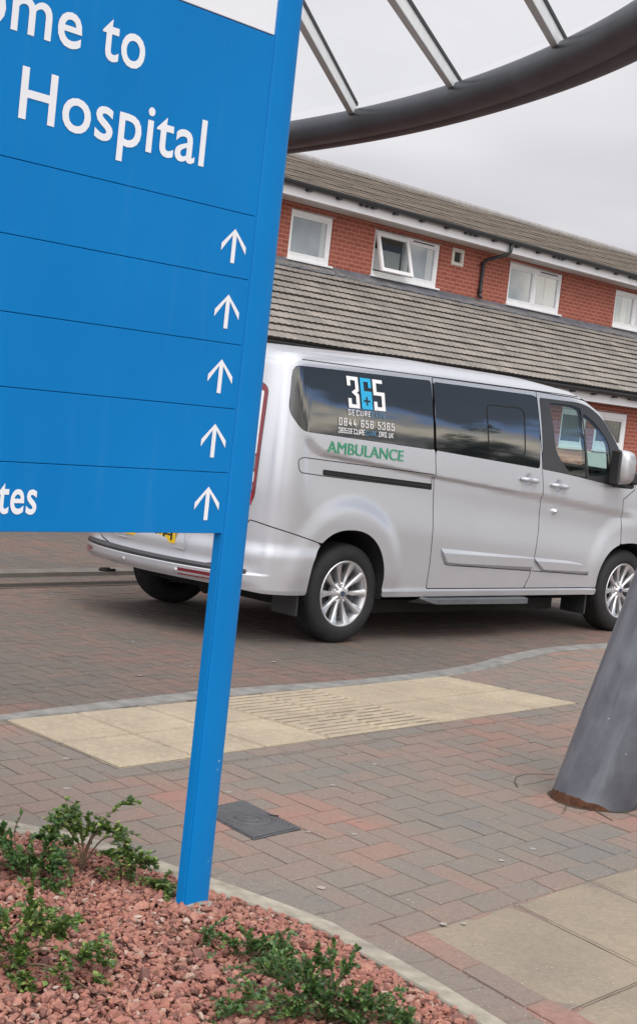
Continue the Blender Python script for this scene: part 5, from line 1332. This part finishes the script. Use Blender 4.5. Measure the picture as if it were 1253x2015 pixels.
# cab interior
it = MB().box(1.95, 3.6, .12, VW-.12, .40, .46); it.box(1.93, 1.97, .10, VW-.10, .4, 1.35); it.build('cab_floor', M_int, van)
ds = MB().box(2.92, 3.30, .10, VW-.10, .95, 1.14, .05); ds.box(2.80, 2.95, .85, 1.15, .85, 1.1, .03); ds.build('dashboard', M_int, van)
stw = MB(); cs_ = np.array((2.72, .52, 1.06)); stw.tube([tuple(cs_+np.array((.09*math.sin(t)*.9, .19*math.cos(t), .19*math.sin(t)*.85))) for t in np.linspace(0, 2*math.pi, 29)], .014, 8); stw.tube([tuple(cs_), (2.95, .52, .98)], .03, 8); stw.box(2.70, 2.74, .36, .68, 1.04, 1.08, .01); stw.build('steering_wheel', M_int, van, True)
for yc in (.50, 1.45):
    s_ = MB().box(2.02, 2.52, yc-.25, yc+.25, .62, .78, .05); s_.box(1.98, 2.12, yc-.24, yc+.24, .72, 1.32, .05); s_.box(1.98, 2.08, yc-.13, yc+.13, 1.36, 1.56, .04); s_.build('front_seat', M_seat, van)
# front end: lamps, grille, wipers strip (out of the picture, but the van needs a nose)
for mm in (0, 1):
    pl_ = round_poly([(3.62, .98), (3.72, .80), (4.25, .72), (4.35, .84), (4.0, .97)], .03); us, ss = fine(bbox(pl_), .012); V, F = region(poly_sdf(pl_), us, ss, .006); obj('headlight', mirror(V) if mm else V, F, M_lensw, van, True)
pl_ = round_poly([(4.42, .86), (4.40, .62), (UF+.02, .60), (UF+.02, .88)], .02); us, ss = fine((4.40, UF, .6, .88), .015); us = us[us <= UF]; V, F = region(poly_sdf(pl_), us, ss, .006); obj('grille', *join((V, F), (mirror(V), F)), M_trim, van)
pl_ = [(3.9, .40), (3.9, .335), (UF+.02, .335), (UF+.02, .52), (4.4, .5)]; us, ss = fine((3.9, UF, .335, .52), .02); us = us[us <= UF]; V, F = region(poly_sdf(pl_), us, ss, .004); obj('front_intake', *join((V, F), (mirror(V), F)), M_trim, van)
cw = MB(); V = []
for u in np.linspace(3.27, 3.33, 3):
    for v in np.linspace(.03, .97, 15): q = top_point(np.array(u), np.array(v)); V.append((q[0], q[1], q[2]+.004))
cw.add(V, [(15*i+j, 15*i+15+j, 15*i+16+j, 15*i+1+j) for i in range(2) for j in range(14)]); cw.build('scuttle_panel', M_trim, van, True)
# lettering on the side
def decal(name, V, F, mat, corners, parent=None, off=.0035):
    """corners in (u, s): top-left, bottom-left, top-right, bottom-right"""
    tl, bl_, tr, br = map(np.array, corners); lo, hi = V.min(0), V.max(0); a = ((V[:, 0]-lo[0])/(hi[0]-lo[0]))[:, None]; b = ((V[:, 1]-lo[1])/(hi[1]-lo[1]))[:, None]
    Q = (tl*(1-a)+tr*a)*b+(bl_*(1-a)+br*a)*(1-b); return obj(name, P3(Q[:, 0], Q[:, 1], off), F, mat, parent or van)
def sub(corners, a0, a1):
    tl, bl_, tr, br = map(np.array, corners); return (tl+(tr-tl)*a0, bl_+(br-bl_)*a0, tl+(tr-tl)*a1, bl_+(br-bl_)*a1)
V, F = text_tris('AMBULANCE', 0); F2 = [tuple(i+len(V) for i in f) for f in F]; V = np.concatenate([V, V+np.array((.028, 0))]); nA = len(V)//2
decal('ambulance_lettering', V, F+F2, M_dgreen, [(-.335, 1.356), (-.338, 1.279), (.417, 1.331), (.414, 1.256)], off=np.repeat([.0035, .0041], nA))
c365 = [(-.146, 1.792), (-.134, 1.585), (.222, 1.790), (.230, 1.584)]
for ch, a0, a1, mt in (('3', 0, .30, M_dwhite), ('6', .355, .645, M_dblue), ('5', .69, 1.0, M_dwhite)):
    V, F = stroke_text(ch, .42, H=3.6); 
    if ch == '6':
        V2, F2 = stroke_text('6', .42, H=3.6); decal('number_lettering', V2, F2, mt, sub(c365, a0, a1)); q = np.array([(.02, .02), (.98, .02), (.98, 1.0), (.02, 1.0)]); cc_ = sub(c365, a0, a1)
        tl, bl_, tr, br = cc_; pts = [(tl*(1-a)+tr*a)*b+(bl_*(1-a)+br*a)*(1-b) for a, b in ((.06, .03), (.94, .03), (.94, .52), (.06, .52))]; pts = np.array(pts); obj('number_lettering', P3(pts[:, 0], pts[:, 1], .0033), [(0, 1, 2, 3)], mt, van)
        V3, F3 = stroke_text('+', .24, H=2.0); pl4 = [bl_+(tl-bl_)*.40+(br-bl_)*.20, bl_+(tl-bl_)*.13+(br-bl_)*.20, bl_+(tl-bl_)*.40+(br-bl_)*.80, bl_+(tl-bl_)*.13+(br-bl_)*.80]; decal('cross_mark', V3, F3, M_priv, pl4, off=.0042)
    else: decal('number_lettering', V, F, mt, sub(c365, a0, a1))
csec = [(-.142, 1.574), (-.143, 1.536), (.226, 1.569), (.226, 1.537)]
for t_, a0, a1, mt in (('SECURE', 0, .60, M_dwhite), ('CARE', .625, 1, M_dblue2)): V, F = stroke_text(t_, .30, 1.95, H=2.9); decal('name_lettering', V, F, mt, sub(csec, a0, a1))
cph = [(-.231, 1.513), (-.232, 1.464), (.315, 1.507), (.314, 1.458)]
V, F = stroke_text('0844 656 5365', .30, 2.0, H=3.2); decal('phone_lettering', V, F, M_dwhite, cph)
cwb = [(-.238, 1.449), (-.239, 1.414), (.306, 1.443), (.305, 1.408)]
for t_, a0, a1, mt in (('365SECURE', 0, .475, M_dwhite), ('CARE', .492, .685, M_dblue2), ('.ORG.UK', .700, 1, M_dwhite)): V, F = stroke_text(t_, .32, 1.72, H=2.8); decal('web_lettering', V, F, mt, sub(cwb, a0, a1))
